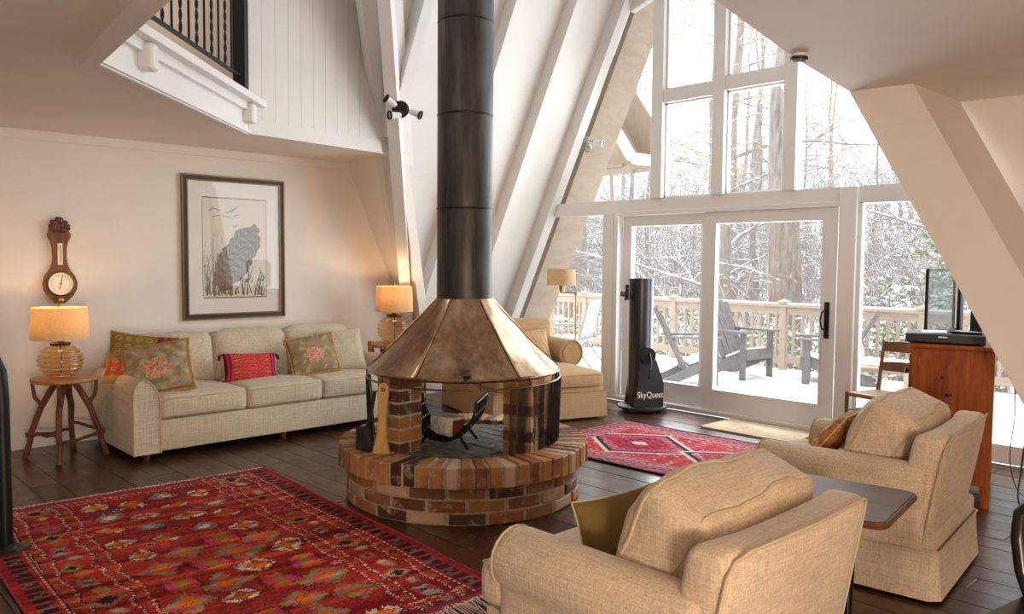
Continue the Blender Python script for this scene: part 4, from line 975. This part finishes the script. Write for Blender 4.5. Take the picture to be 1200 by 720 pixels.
# local x runs right in the picture, local -y faces the room
ob('ground_board', B().lathe([(.235, .035), (.245, .04), (.245, .058), (.235, .062)], 48, cap=True), 'telboard', tsc)
for k in range(3):
    a = R_(-90+120*k+40); ob('foot', B().lathe([(.03, 0), (.03, .036)], 14, (.19*math.cos(a), .19*math.sin(a), 0), cap=True), 'black', tsc)
def brd(y_, side=0):
    out = [(-.135, .065), (-.105, .25), (-.085, .50), (-.078, .545), (.06, .56), (.085, .52), (.165, .30), (.165, .065)]
    return B().extr([(x, y_, z) for x, z in out], (0, .018, 0))
s1 = ob('side_board', brd(-.15), 'telboard', tsc, smooth=None); ob('side_board', brd(.135), 'telboard', tsc, smooth=None)
ob('front_board', B().box((-.10, 0, .16), (.016, .27, .19)), 'telboard', tsc, smooth=None)
tb = ob('tube', B().lathe([(.112, .15), (.118, .155), (.118, 1.30), (.122, 1.30), (.122, 1.33), (.114, 1.33), (.108, 1.25), (.108, .2)], 40, (-.03, 0, 0)), 'teltube', tsc)
ob('rear_cell', B().lathe([(.001, .145), (.11, .145), (.121, .15), (.121, .19)], 40, (-.03, 0, 0)), 'black', tb)
ob('altitude_bearing', B().lathe([(.001, .02), (.08, .02), (.08, 0), (.001, 0)][::-1], 32, (-.012, -.152, .575), rot=Matrix.Rotation(R_(90), 3, 'X')), 'black', tsc)
ob('tension_handle', B().tube([(.0, -.178, .60), (.008, -.20, .52), (.004, -.195, .42), (-.004, -.185, .34)], [.012, .011, .009, .006], 8), 'black', tsc)
for x in (-.06, .05): ob('bolt', B().lathe([(.010, 0), (.010, .012), (.001, .014)], 12, (x, -.151, .53), rot=Matrix.Rotation(R_(90), 3, 'X')), 'white', s1)
fd = ob('finder', B().tube([(-.19, -.05, 1.12), (-.19, -.05, 1.27)], .024, 14), 'black', tsc)
ob('bracket', B().bbox((-.165, -.04, 1.19), (.05, .03, .05), .006), 'black', fd); ob('focuser', B().tube([(-.14, -.02, 1.16), (-.25, -.04, 1.18)], [.03, .026], 14), 'black', fd)
ob('knob', B().tube([(-.20, -.06, 1.13), (-.23, -.09, 1.13)], .012, 10), 'black', fd)
tc = bpy.data.curves.new('lettering', 'FONT'); tc.body = 'SkyQuest'; tc.size = .085; tc.extrude = .001; tc.align_x = 'CENTER'; tc.offset = .0012
tc.materials.append(M['white']); o = bpy.data.objects.new('lettering', tc); COL.objects.link(o); o.parent = tsc; o.location = (.025, -.1525, .155); o.rotation_euler = (math.pi/2, 0, 0); o.scale = (.82, 1, 1)
me_ = bpy.data.meshes.new_from_object(o.evaluated_get(bpy.context.evaluated_depsgraph_get()))
bpy.data.objects.remove(o); o = bpy.data.objects.new('lettering', me_); COL.objects.link(o); o.parent = tsc; o.location = (.025, -.1525, .155); o.rotation_euler = (math.pi/2, 0, 0); o.scale = (.82, 1, 1)

# ------------------------------------------------------------------ tall cabinet and what stands on it
cb_ = thing('cabinet', 'tall reddish wooden cabinet standing under the right sloping beam', 'cabinet', (-1.83, 5.87, 0), R_(15))
W2, D2 = .46, .94
ob('carcass', B().bbox((0, 0, .55), (W2, D2, .84), .004, 1), 'cherry', cb_)
ob('top', B().bbox((0, 0, .982), (W2+.03, D2+.03, .026), .006), 'cherry', cb_)
for sx in (-1, 1):
    for sy in (-1, 1):
        bb = B(); x, y_ = sx*(W2/2-.03), sy*(D2/2-.03); a, b_ = .032, .022
        bb.add([(x+i*a, y_+j*a, .14) for i, j in ((-1, -1), (1, -1), (1, 1), (-1, 1))]+[(x+sx*(a-b_)+i*b_, y_+sy*(a-b_)+j*b_, 0) for i, j in ((-1, -1), (1, -1), (1, 1), (-1, 1))], [(0, 1, 2, 3), (4, 7, 6, 5)]+[(k, 4+k, 4+(k+1) % 4, (k+1) % 4) for k in range(4)])
        ob('leg', bb, 'cherry', cb_, smooth=None)
for k in range(3):
    z = .30+.255*k; dr = ob('drawer', B().bbox((-W2/2-.006, 0, z), (.014, D2-.08, .225), .004, 1), 'cherry', cb_)
    for y_ in (-.36, .28): ob('pull', B().lathe([(.001, .03), (.018, .026), (.02, .018), (.01, .008), (.012, 0)][::-1], 14, (-W2/2-.013, y_, z), rot=Matrix.Rotation(R_(-90), 3, 'Y')), 'bronze', dr)
for (x, z, s) in ((-.02, .68, .012), (.0, .685, .008), (-.05, .79, .009)): ob('knot', B().lathe([(.001, 0), (s, .0006)][::-1], 10, (x, -D2/2-.001, z), rot=Matrix.Rotation(R_(90), 3, 'X')), 'char', cb_, smooth=None)
dp = thing('disc_player', 'flat black disc player lying on top of the wooden cabinet', 'disc player', (-1.80, 5.58, .996), R_(15))
ob('case', B().bbox((0, 0, .034), (.445, .30, .055), .004, 1), 'black', dp); ob('front_panel', B().bbox((0, -.152, .034), (.44, .01, .05), .003, 1), 'black', dp)
ob('badge', B().box((-.01, -.158, .045), (.05, .002, .008)), 'white', dp, smooth=None)
for x in (-.2, .2):
    for y_ in (-.12, .12): ob('foot', B().lathe([(.012, 0), (.012, .008)], 10, (x, y_, 0), cap=True), 'black', dp)
pp = thing('papers', 'loose white papers lying on the black disc player', 'papers', (-1.87, 5.60, 1.058), R_(25)); ob('sheet', B().box((0, 0, .001), (.16, .2, .002)), 'white', pp, smooth=None); ob('sheet', B().box((.03, .0, .004), (.15, .2, .002), Matrix.Rotation(R_(10), 3, 'Z')), 'white', pp, smooth=None)
rm = thing('remote_control', 'thin black remote lying flat on the disc player', 'remote', (-1.69, 5.58, 1.058), R_(8)); ob('body', B().bbox((0, 0, .008), (.20, .045, .016), .006), 'black', rm); ob('buttons', B().bbox((.02, 0, .0165), (.10, .03, .003), .001), 'white', rm)
tv = thing('flat_screen', 'thin reflective flat screen standing upright on the wooden cabinet', 'screen', (-1.965, 5.98, .996), R_(80))
ob('panel', B().box((0, 0, .255), (.37, .008, .41)), 'tvglass', tv, smooth=None); ob('frame', B().box((-.19, 0, .255), (.012, .02, .43)).box((0, 0, .465), (.39, .02, .012)).box((0, 0, .045), (.39, .02, .016)), 'black', tv, smooth=None)
ob('side_bezel', B().box((.185, .0, .255), (.03, .012, .43)), 'white', tv, smooth=None); ob('back_box', B().bbox((.215, -.0, .24), (.05, .06, .40), .008), 'black', tv)
ob('stand', B().bbox((0, 0, .018), (.26, .16, .036), .006), 'black', tv)
sp = thing('speaker', 'small black loudspeaker at the back right of the wooden cabinet', 'speaker', (-1.70, 5.86, .996), R_(0)); ob('case', B().bbox((0, 0, .10), (.075, .08, .20), .008), 'black', sp); ob('cone', B().lathe([(.001, .004), (.028, .002), (.03, 0)], 20, (0, -.042, .07), rot=Matrix.Rotation(R_(90), 3, 'X')), 'telboard', sp)

# ladder back chair
lc = thing('ladder_back_chair', 'old ladder back wooden chair with woven seat by the right window', 'chair', (-2.50, 6.50, 0), R_(-14))
for sx in (-1, 1):
    ob('leg', B().tube([(sx*.25, -.17, 0), (sx*.25, -.17, .47)], [.014, .019], 10), 'oak', lc)
    ob('back_post', B().tube([(sx*.215, .17, 0), (sx*.215, .17, .45), (sx*.205, .215, .87)], [.015, .018, .013], 10), 'oak', lc)
    for z in (.2, .32): ob('stretcher', B().tube([(sx*.25, -.17, z), (sx*.215, .17, z)], .009, 8), 'oak', lc)
for z in (.17, .30): ob('stretcher', B().tube([(-.25, -.17, z), (.25, -.17, z)], .009, 8), 'oak', lc)
ob('stretcher', B().tube([(-.215, .17, .24), (.215, .17, .24)], .009, 8), 'oak', lc)
ob('seat', B().add([(-.255, -.175, .435), (.255, -.175, .435), (.215, .175, .435), (-.215, .175, .435), (-.255, -.175, .465), (.255, -.175, .465), (.215, .175, .465), (-.215, .175, .465), (0, 0, .452)], [(0, 3, 2, 1), (0, 1, 5, 4), (1, 2, 6, 5), (2, 3, 7, 6), (3, 0, 4, 7), (4, 5, 8), (5, 6, 8), (6, 7, 8), (7, 4, 8)]), 'rush', lc, smooth=None)
for z, h in ((.82, .075), (.66, .07)):
    n = 10; pts = []
    for k in range(n+1): q = -1+2*k/n; pts.append((q*.205, .17+.045*(z-.45)/.42+.03*(1-q*q), z-h/2+.0))
    bb = B(); vs = []
    for (x, y_, zz) in pts: q = x/.205; vs += [(x, y_-.006, zz), (x, y_+.006, zz), (x, y_+.006, zz+h+.012*(1-q*q)), (x, y_-.006, zz+h+.012*(1-q*q))]
    bb.add(vs, [(i*4+j, i*4+(j+1) % 4, (i+1)*4+(j+1) % 4, (i+1)*4+j) for i in range(n) for j in range(4)]+[(0, 1, 2, 3), (n*4+3, n*4+2, n*4+1, n*4)]); ob('back_slat', bb, 'oak', lc, smooth=40)

# cables right of the cabinet
def cable(label, pts, r, mat='black'):
    P = [Vector(p) for p in pts]; out = []
    for i in range(len(P)-1):
        a, b_, c, d_ = P[max(i-1, 0)], P[i], P[i+1], P[min(i+2, len(P)-1)]
        for k in range(10):
            t = k/10; out.append(.5*((2*b_)+(c-a)*t+(2*a-5*b_+4*c-d_)*t*t+(3*b_-a-3*c+d_)*t**3))
    out.append(P[-1]); o = ob('cable', B().tube(out, r, 6), mat); tag(o, label, 'cable')
cable('thick black cable looping from the cabinet onto the planks', [(-1.46, 5.9, .95), (-1.42, 5.95, .5), (-1.40, 5.8, .22), (-1.34, 5.55, .05), (-1.18, 5.50, .012), (-.95, 5.75, .012), (-.75, 6.0, .012)], .007)
cable('thin black cable hanging from the cabinet top to the window', [(-1.47, 6.1, .98), (-1.42, 6.2, .7), (-1.38, 6.15, .4), (-1.25, 6.2, .22), (-.95, 6.3, .12), (-.6, 6.4, .05)], .005)
cable('thin dark wire hanging straight down behind the wooden cabinet', [(-1.475, 5.75, .97), (-1.45, 5.8, .6), (-1.46, 5.78, .25), (-1.40, 5.9, .012), (-1.2, 6.1, .012)], .003)
cable('wire rising from the cables to the sloping beam', [(-1.41, 6.15, .52), (-1.36, 5.9, .62), (-1.30, 5.7, .72), (-1.24, 5.62, .86)], .004)

# black wooden chair at the right edge
bc = thing('black_chair', 'black lacquered wooden chair with a curved back at the right picture edge', 'chair', (-.50, 2.80, 0), R_(-10)); bc.scale = (1, 1, .9)
ob('seat', B().extr([(x, y_, .43) for x, y_ in rrect(.46, .44, .08)], (0, 0, .035)), 'black_wood', bc, smooth=None)
for sx in (-1, 1):
    for sy in (-1, 1): ob('leg', B().tube([(sx*.17, sy*.16, .43), (sx*.21, sy*.2, 0)], [.02, .015], 10), 'black_wood', bc)
ob('back_hoop', B().tube([(-.21, .17, .45), (-.245, .17, .55), (-.265, .18, .66), (-.265, .19, .75), (-.235, .2, .80), (-.12, .21, .82), (.12, .21, .82), (.235, .2, .80), (.265, .19, .75), (.265, .18, .66), (.245, .17, .55), (.21, .17, .45)], .024, 12), 'black_wood', bc)
for x in (-.12, -.04, .04, .12): ob('spindle', B().tube([(x, .17, .46), (x, .205, .81)], .008, 8), 'black_wood', bc)

# black arched stand at the left edge
bs = thing('arched_stand', 'black arched tubular iron stand on a flat foot at the left edge', 'stand', (-4.78, .80, 0), R_(44))
ob('arch', B().tube([(.165, 0, .012), (.165, 0, .78), (.155, 0, .92), (.12, 0, .995), (.06, 0, 1.035), (-.1, 0, 1.055), (-.26, 0, 1.035), (-.32, 0, .995), (-.355, 0, .92), (-.365, 0, .78), (-.365, 0, .012)], .034, 14), 'iron', bs)
for x in (.165, -.365): ob('foot', B().extr([(x+a, b_, 0.0) for a, b_ in rrect(.19, .17, .03)], (0, 0, .018)), 'flue', bs, smooth=None); ob('collar', B().lathe([(.06, .018), (.05, .035), (.036, .045)], 20, (x, 0, 0)), 'iron', bs)
ob('cross_bar', B().tube([(-.365, 0, .12), (.165, 0, .12)], .012, 10), 'iron', bs)

# spot fittings
def spot(label, loc, nrm, heads, dark='bronze', rad=.075):
    t = thing('spotlight', label, 'spotlight', loc); n = Vector(nrm).normalized()
    qn = n.to_track_quat('Z', 'Y').to_matrix()
    if rad: ob('canopy', B().lathe([(rad, 0), (rad, .012), (rad*.8, .022), (.001, .024)], 28, rot=qn), dark, t)
    for p, d_ in heads:
        p, d_ = Vector(p), Vector(d_).normalized(); m = d_.to_track_quat('Z', 'Y').to_matrix()
        ob('arm', B().tube([n*.01, p-d_*.03], .007, 8), dark, t)
        h = ob('head', B().lathe([(.001, -.055), (.02, -.052), (.026, -.03), (.028, .02), (.034, .045), (.026, .04), (.001, .03)], 20, p, rot=m), 'white', t, smooth=40)
        ob('rim', B().lathe([(.034, .04), (.040, .046), (.040, .06), (.034, .062), (.030, .05)], 20, p, rot=m), dark, h)
    return t
spot('bronze three head spotlight on the white valley beam', (-5.88, 4.235, 2.82), (.8, -.6, 0), [((.02, -.115, .045), (-.2, -.8, .5)), ((.06, -.10, -.07), (-.2, -1, -.1)), ((.15, .045, -.045), (.75, .55, -.35))])
M['steel_grey'] = plain('fitting_grey', '9AA6A4', .4)
spot('pale grey spotlight on the last rafter left of the gable window', (-5.90, 6.74, 2.83), (.6, -.8, 0), [((.09, -.06, -.10), (.35, -.75, -.3)), ((.17, -.0, -.05), (.9, .1, -.2))], 'steel_grey', .035)
spot('small dark rimmed spotlight under the right loft edge', (-1.83, 3.58, 2.50), (0, 0, -1), [((0, 0, .0), (-.1, .1, -1))], 'black', .03)

# ------------------------------------------------------------------ outside: deck, rail, chairs
dk = struct('deck', B().box((-5, 9.2, -.16), (16, 4.5, .10)), 'deckwood')
def snowpos(u, v): x, y_ = -13+16*u, 6.98+4.25*v; return (x, y_, -.094+.012*noise.noise(V(x*1.3, y_*1.3, 0)))
ss = facegrid(0, 0, 60, 24, np.ones((24, 60, 3))*240, snowpos); ss.fc = None
o = ob('deck_snow', ss, 'snow', dk, smooth=1); o['kind'] = 'stuff'
rl = thing('deck_railing', 'pale cedar deck railing with square balusters and snow along the top', 'railing', (-6, 11.15, -.1))
ob('top_rail', B().bbox((0, 0, .965), (14.5, .14, .045), .008, 1), 'deckwood', rl); ob('sub_rail', B().box((0, .0, .885), (14.5, .045, .10)), 'deckwood', rl, smooth=None); ob('bottom_rail', B().box((0, 0, .16), (14.5, .045, .10)), 'deckwood', rl, smooth=None)
ob('snow_cap', B().rbx((7.2, .05, .012), .01, 6, (0, 0, .995), wr=.004), 'snow', rl, smooth=1)
bm_ = me(B().box((0, 0, .52), (.036, .036, .64)), 'baluster'); bm_.materials.append(M['deckwood'])
px_ = [-.0+.17-1.95*k for k in range(-3, 4)]
for x in px_:
    p = ob('post', B().bbox((x, 0, .5), (.10, .10, 1.0), .006, 1), 'deckwood', rl); ob('post_cap', B().add([(x+i*.075, j*.075, z) for z in (1.0, 1.025) for i, j in ((-1, -1), (1, -1), (1, 1), (-1, 1))]+[(x, 0, 1.07)], [(3, 2, 1, 0), (0, 1, 5, 4), (1, 2, 6, 5), (2, 3, 7, 6), (3, 0, 4, 7), (4, 5, 8), (5, 6, 8), (6, 7, 8), (7, 4, 8)]), 'deckwood', p, smooth=None)
x = -7.1
while x < 7.1:
    if min(abs(x-p) for p in px_) > .08: ob('baluster', bm_, None, rl, (x, 0, 0))
    x += .135
def adirondack(label, loc, rz):
    t = thing('adirondack_chair', label, 'chair', loc, rz, 'grey deck chairs')
    for k in range(5):
        y_ = -.20+.10*k; dz = .05*(1-abs(k-2)/2)
        ob('back_slat', B().bar((-.06, y_, .22), (-.44, y_*1.15, .98+dz), .085, .02, up=(0, 1, 0)) if False else B().bar((-.06, y_, .20), (-.50, y_*1.15, .93+dz), .088, .02), 'greywood', t, smooth=None)
    for k in range(5): q = k/4; ob('seat_slat', B().box((.36-.42*q, 0, .36-.14*q), (.088, .52, .02), Matrix.Rotation(R_(-18), 3, 'Y')), 'greywood', t, smooth=None)
    for s in (-1, 1):
        ob('side_rail', B().extr([(.42, s*.24, .36), (.42, s*.24, .26), (.1, s*.24, .14), (-.25, s*.24, .02), (-.52, s*.24, 0), (-.52, s*.24, .05), (-.25, s*.24, .13), (.0, s*.24, .24)], (0, s*.025, 0)), 'greywood', t, smooth=None)
        ob('leg', B().box((.36, s*.29, .29), (.10, .03, .58)), 'greywood', t, smooth=None)
        ob('armrest', B().extr([(x, s*y_, .585) for x, y_ in ((.46, .22), (.46, .38), (.3, .40), (-.3, .34), (-.36, .30), (-.3, .24))], (0, 0, .024)), 'greywood', t, smooth=None)
    ob('apron', B().box((.42, 0, .31), (.022, .56, .11)), 'greywood', t, smooth=None); ob('arm_cleat', B().box((-.26, 0, .55), (.025, .62, .06)), 'greywood', t, smooth=None)
    ob('snow', B().rbx((.2, .24, .02), .018, 6, (.16, 0, .325), wr=.006, rot=Matrix.Rotation(R_(-18), 3, 'Y')), 'snow', t, smooth=1)
    return t
adirondack('grey wooden deck chair seen sideways behind the telescope', (-6.04, 8.97, -.1), R_(46)).scale = (.84, .9, 1.05)
adirondack('grey wooden deck chair before the rail in the right glass door', (-5.93, 10.05, -.1), R_(-6)).scale = (.85, 1.05, 1.1)
adirondack('grey wooden deck chair near the black door handle', (-4.74, 10.5, -.1), R_(205))
bn = thing('deck_table', 'low snow covered deck table seen beside the ladder back chair', 'table', (-3.85, 9.75, -.1), R_(4))
for k in range(5): ob('slat', B().box((0, -.26+.13*k, .40), (1.05, .115, .03)), 'deckwood', bn, smooth=None)
for sx in (-1, 1):
    for sy in (-1, 1): ob('leg', B().box((sx*.38, sy*.22, .19), (.09, .09, .385)), 'deckwood', bn, smooth=None)
ob('snow', B().rbx((.5, .30, .018), .016, 8, (0, 0, .43), wr=.006), 'snow', bn, smooth=1)
sg_ = thing('patio_chair', 'folding patio chair with pale sling standing behind the brass floor lamp', 'chair', (-8.15, 9.15, -.1), R_(200))
ob('sling_back', B().rbx((.015, .26, .30), .012, 6, (-.22, 0, .72), rot=Matrix.Rotation(R_(-14), 3, 'Y')), 'sling', sg_, smooth=1); ob('sling_seat', B().rbx((.24, .26, .015), .012, 6, (.03, 0, .43), rot=Matrix.Rotation(R_(-5), 3, 'Y')), 'sling', sg_, smooth=1)
for s in (-1, 1):
    ob('leg', B().tube([(.30, s*.28, .0), (-.14, s*.28, .44), (-.30, s*.28, 1.02)], .013, 8), 'steel_grey', sg_); ob('leg', B().tube([(-.36, s*.28, 0), (.0, s*.28, .42), (.26, s*.28, .45)], .013, 8), 'steel_grey', sg_); ob('armrest', B().tube([(.25, s*.28, .64), (-.2, s*.28, .66)], .016, 8), 'steel_grey', sg_)
pt = thing('patio_table', 'small round patio table topped with snow beside the folding chair', 'table', (-8.75, 9.0, -.1)); ob('top', B().lathe([(.001, .68), (.36, .68), (.37, .69), (.37, .705), (.001, .71)], 28), 'sling', pt); ob('snow', B().lathe([(.35, .706), (.34, .73), (.001, .74)], 28), 'snow', pt, smooth=1)
for k in range(3): a = k*2.094; ob('leg', B().tube([(.08*math.cos(a), .08*math.sin(a), .68), (.28*math.cos(a), .28*math.sin(a), 0)], .014, 8), 'steel_grey', pt)

# ------------------------------------------------------------------ woods
def gz(x, y_): d_ = max(0, y_-11.4); return -1.3+.10*max(0, d_-6)+.35*noise.noise(V(x*.1, y_*.1, 0))
bb = B(); n = 40
bb.v = [(-75+100*i/n, 11.3+70*(j/n)**1.3, gz(-75+100*i/n, 11.3+70*(j/n)**1.3)) for j in range(n+1) for i in range(n+1)]
bb.f = [(j*(n+1)+i, j*(n+1)+i+1, (j+1)*(n+1)+i+1, (j+1)*(n+1)+i) for j in range(n) for i in range(n)]
struct('ground', bb, 'snow', smooth=1)
def branch(bb, p, d_, L, r, lvl, rn, leaves=None, nb=(9, 5, 3), droop=-.02):
    n = 5 if lvl < 2 else 3; pts = [p.copy()]; q = p.copy(); dd = d_.copy(); kids = []
    for i in range(n):
        dd = (dd+V(rn.uniform(-.22, .22), rn.uniform(-.22, .22), rn.uniform(-.16, .16)+droop)).normalized(); q = q+dd*L/n; pts.append(q.copy()); kids.append((q.copy(), dd.copy(), i))
    bb.tube(pts, [r*(1-.75*i/n) for i in range(n+1)], 5 if lvl == 0 else 4 if lvl == 1 else 3, False)
    if lvl < len(nb):
        for k in range(nb[lvl]):
            q, dd, i = kids[rn.randrange(n)]
            side = V(rn.uniform(-1, 1), rn.uniform(-1, 1), rn.uniform(-.2, .6)).normalized(); branch(bb, q, (dd*.7+side).normalized(), L*rn.uniform(.35, .6), r*.42*(1-.1*i), lvl+1, rn, leaves, nb, droop)
    elif leaves is not None:
        for q, dd, i in kids: leaves.append(q)
def leafmesh(pts, rn, size, per):
    bb = B()
    for p in pts:
        for k in range(per):
            c = p+V(rn.gauss(0, size*1.6), rn.gauss(0, size*1.6), rn.gauss(0, size*1.2)); a = V(rn.uniform(-1, 1), rn.uniform(-1, 1), rn.uniform(-.6, .4)).normalized()*size; b_ = a.orthogonal().normalized()*size*.36
            bb.add([c-a, c+b_, c+a, c-b_], [(0, 1, 2, 3)])
    return bb
def tree(kind, label, loc, seed, H, r, nbr, leaf=None, group='bare trees in the woods', z0=.25, cat='tree', mat='bark', nb=(5, 4, 3), lsize=.05, per=3, bl=.3):
    rn = random.Random(seed); t = thing(kind, label, cat, loc, rn.uniform(0, 6), group)
    pts = [V(0, 0, -.4)]; n = 9
    for i in range(1, n+1): pts.append(V(pts[-1].x+rn.uniform(-1, 1)*H*.012, pts[-1].y+rn.uniform(-1, 1)*H*.012, H*i/n))
    ob('trunk', B().tube(pts, [r*(1.25 if i == 0 else 1-.8*i/n) for i in range(n+1)], 10, False), mat, t)
    bb = B(); lv = [] if leaf else None
    for k in range(nbr):
        f = z0+(1-z0)*(k+rn.random())/nbr; i = min(n-1, int(f*n)); p = pts[i].lerp(pts[i+1], f*n-i); a = rn.uniform(0, 6.283)
        branch(bb, p, V(math.cos(a), math.sin(a), rn.uniform(-.05, .5)).normalized(), H*bl*(1.15-f), r*.28*(1.1-f)+.008, 0, rn, lv, nb)
    o = ob('branches', bb, 'bark', t); o['kind'] = 'stuff'
    if leaf: ob('foliage', leafmesh(lv, rn, lsize, per), leaf, t, smooth=None)['kind'] = 'stuff'
    return t
tree('tree', 'thick grey trunked tree close behind the deck rail', (-7.2, 13.6, gz(-7.2, 13.6)), 1, 17, .34, 9, None, None, .45, mat='bark_big')
tree('tree', 'slim tree with tan leaf sprays in the upper gable panes', (-9.6, 15.2, gz(-9.6, 15.2)), 2, 11, .09, 15, 'dleaf', None, .25, lsize=.055, per=1)
tree('tree', 'bare forked tree with arching boughs in the upper right pane', (-3.9, 14.6, gz(-3.9, 14.6)), 3, 10, .11, 14, None, None, .3, bl=.4)
protos = []
rn = random.Random(21)
for k in range(6): protos.append(tree('tree', 'slender bare snow dusted tree in the woods beyond the deck', (-14-k*2.5, 17+k*1.2, -1), 30+k, 9+k*.8, .08+.015*k, 15, None, 'bare trees in the woods', .12))
for t in protos: t.location.z = gz(t.location.x, t.location.y)
for k in range(44):
    a = rn.uniform(R_(94), R_(146)); d_ = rn.uniform(15, 46)**1; x, y_ = -1.5+d_*math.cos(a), 3+d_*math.sin(a)
    if y_ < 14: continue
    c = dup(protos[k % 6], (x, y_, gz(x, y_)), rn.uniform(0, 6)); c.scale = [rn.uniform(.8, 1.2)]*3
# low snowy brush: nobody could count its twigs
def brush(seed, count, x0, x1, y0, y1, h):
    rn = random.Random(seed); bb = B()
    for k in range(count):
        x, y_ = rn.uniform(x0, x1), rn.uniform(y0, y1); p = V(x, y_, gz(x, y_)); d_ = V(rn.uniform(-.5, .5), rn.uniform(-.5, .5), 1).normalized(); L = h*rn.uniform(.5, 1.2)
        m = p+d_*L*.5+V(rn.uniform(-.2, .2), rn.uniform(-.2, .2), 0); e = m+(d_+V(rn.uniform(-.8, .8), rn.uniform(-.8, .8), -.2))*L*.5; bb.tube([p, m, e], [.018, .012, .004], 3, False)
        for j in range(5):
            q = m.lerp(e, rn.random()); bb.tube([q, q+V(rn.uniform(-1, 1), rn.uniform(-1, 1), rn.uniform(-.2, .7))*L*.22], [.009, .003], 3, False)
    return bb
o = ob('undergrowth', brush(3, 2600, -34, 2, 13.5, 34, 3.4), 'bark', kind='stuff'); tag(o, 'tangled snowy twigs filling the woods behind the deck rail', 'undergrowth')
o = ob('undergrowth', brush(5, 3200, -46, 4, 22, 52, 7.5), 'bark', kind='stuff'); tag(o, 'hazy tall thicket of pale branches deep in the woods', 'undergrowth')
# evergreen shrubs: leafy, snow on them
def shrub(label, loc, seed, h, w, cnt, leaf='leaf', group=None):
    rn = random.Random(seed); t = thing('evergreen_shrub', label, 'shrub', loc, 0, group); bb = B(); pts = []
    for k in range(16):
        a = rn.uniform(0, 6.28); e = V(math.cos(a)*w*rn.random(), math.sin(a)*w*rn.random(), h*rn.uniform(.5, 1)); bb.tube([V(0, 0, -.1), e*.5+V(0, 0, .15*h), e], [.03, .02, .006], 4, False)
    ob('stems', bb, 'bark', t)
    for k in range(cnt):
        while 1:
            p = V(rn.uniform(-1, 1), rn.uniform(-1, 1), rn.uniform(-1, 1))
            if .25 < p.length < 1 and noise.noise(p*2.6+V(seed, 0, 0)) > -.12: break
        pts.append(V(p.x*w, p.y*w, h*.55+p.z*h*.5))
    ob('foliage', leafmesh(pts, rn, .075, 3), leaf, t, smooth=None)['kind'] = 'stuff'
    return t
shrub('tall broad leaved evergreen shrub behind the rail in the right window', (-3.2, 13.4, gz(-3.2, 13.4)), 1, 4.2, 1.5, 900)
shrub('snowy evergreen shrub behind the tinted panel and sloping beam', (-1.3, 13.0, gz(-1.3, 13)), 2, 4.0, 1.5, 800)
shrub('low snowy evergreen bush behind the thick tree trunk', (-5.6, 14.6, gz(-5.6, 14.6)), 3, 2.4, 1.2, 420)
for k, (x, y_, w_) in enumerate(((-8.6, 12.6, 'behind the left glass door rail'), (-10.4, 13.0, 'right of the telescope tube'), (-12.3, 12.7, 'behind the folding patio chair'), (-14.4, 13.4, 'furthest left beyond the brass lamp'), (-6.4, 12.5, 'under the thick tree trunk'), (-4.6, 12.4, 'near the black door handle'))):
    shrub('low snow flecked bush between the balusters '+w_, (x, y_, gz(x, y_)), 10+k, 1.9, .95, 300, 'leaf', 'bushes below the deck rail')
# neighbouring roof corner seen high through the left pane
er = thing('porch_roof', 'boarded underside of a porch roof corner outside the upper left pane', 'roof', (-7.4, 8.0, -.1))
ob('gable_panel', B().extr([(-.9, 0, 2.77), (1.0, 0, 2.77), (1.14, 0, 2.84), (.72, 0, 3.45), (-.1, 0, 4.5), (-.9, 0, 4.5)], (0, .6, 0)), 'eave', er, smooth=None)
ob('soffit_board', B().bar((-.9, -.02, 2.80), (1.02, -.02, 2.80), .02, .05), 'eave', er, smooth=None)
ob('fascia', B().bar((1.17, -.02, 2.87), (-.1, -.02, 4.64), .10, .10, up=(0, 1, 0)), 'paint_trim', er, smooth=None)
ob('gutter_end', B().bbox((1.24, .1, 2.86), (.13, .34, .13), .02, 1), 'paint_trim', er)
ob('roof_edge', B().bar((1.20, .3, 2.90), (-.1, .3, 4.70), .60, .04, up=(0, 1, 0)), 'eave', er, smooth=None)
for x in (-.8, -.7): ob('post', B().box((x, .5, 1.39), (.09, .09, 2.78)), 'deckwood', er, smooth=None)
ob('downrod', B().tube([(.98, .02, 2.78), (.98, .02, 0)], .008, 6), 'steel_grey', er)
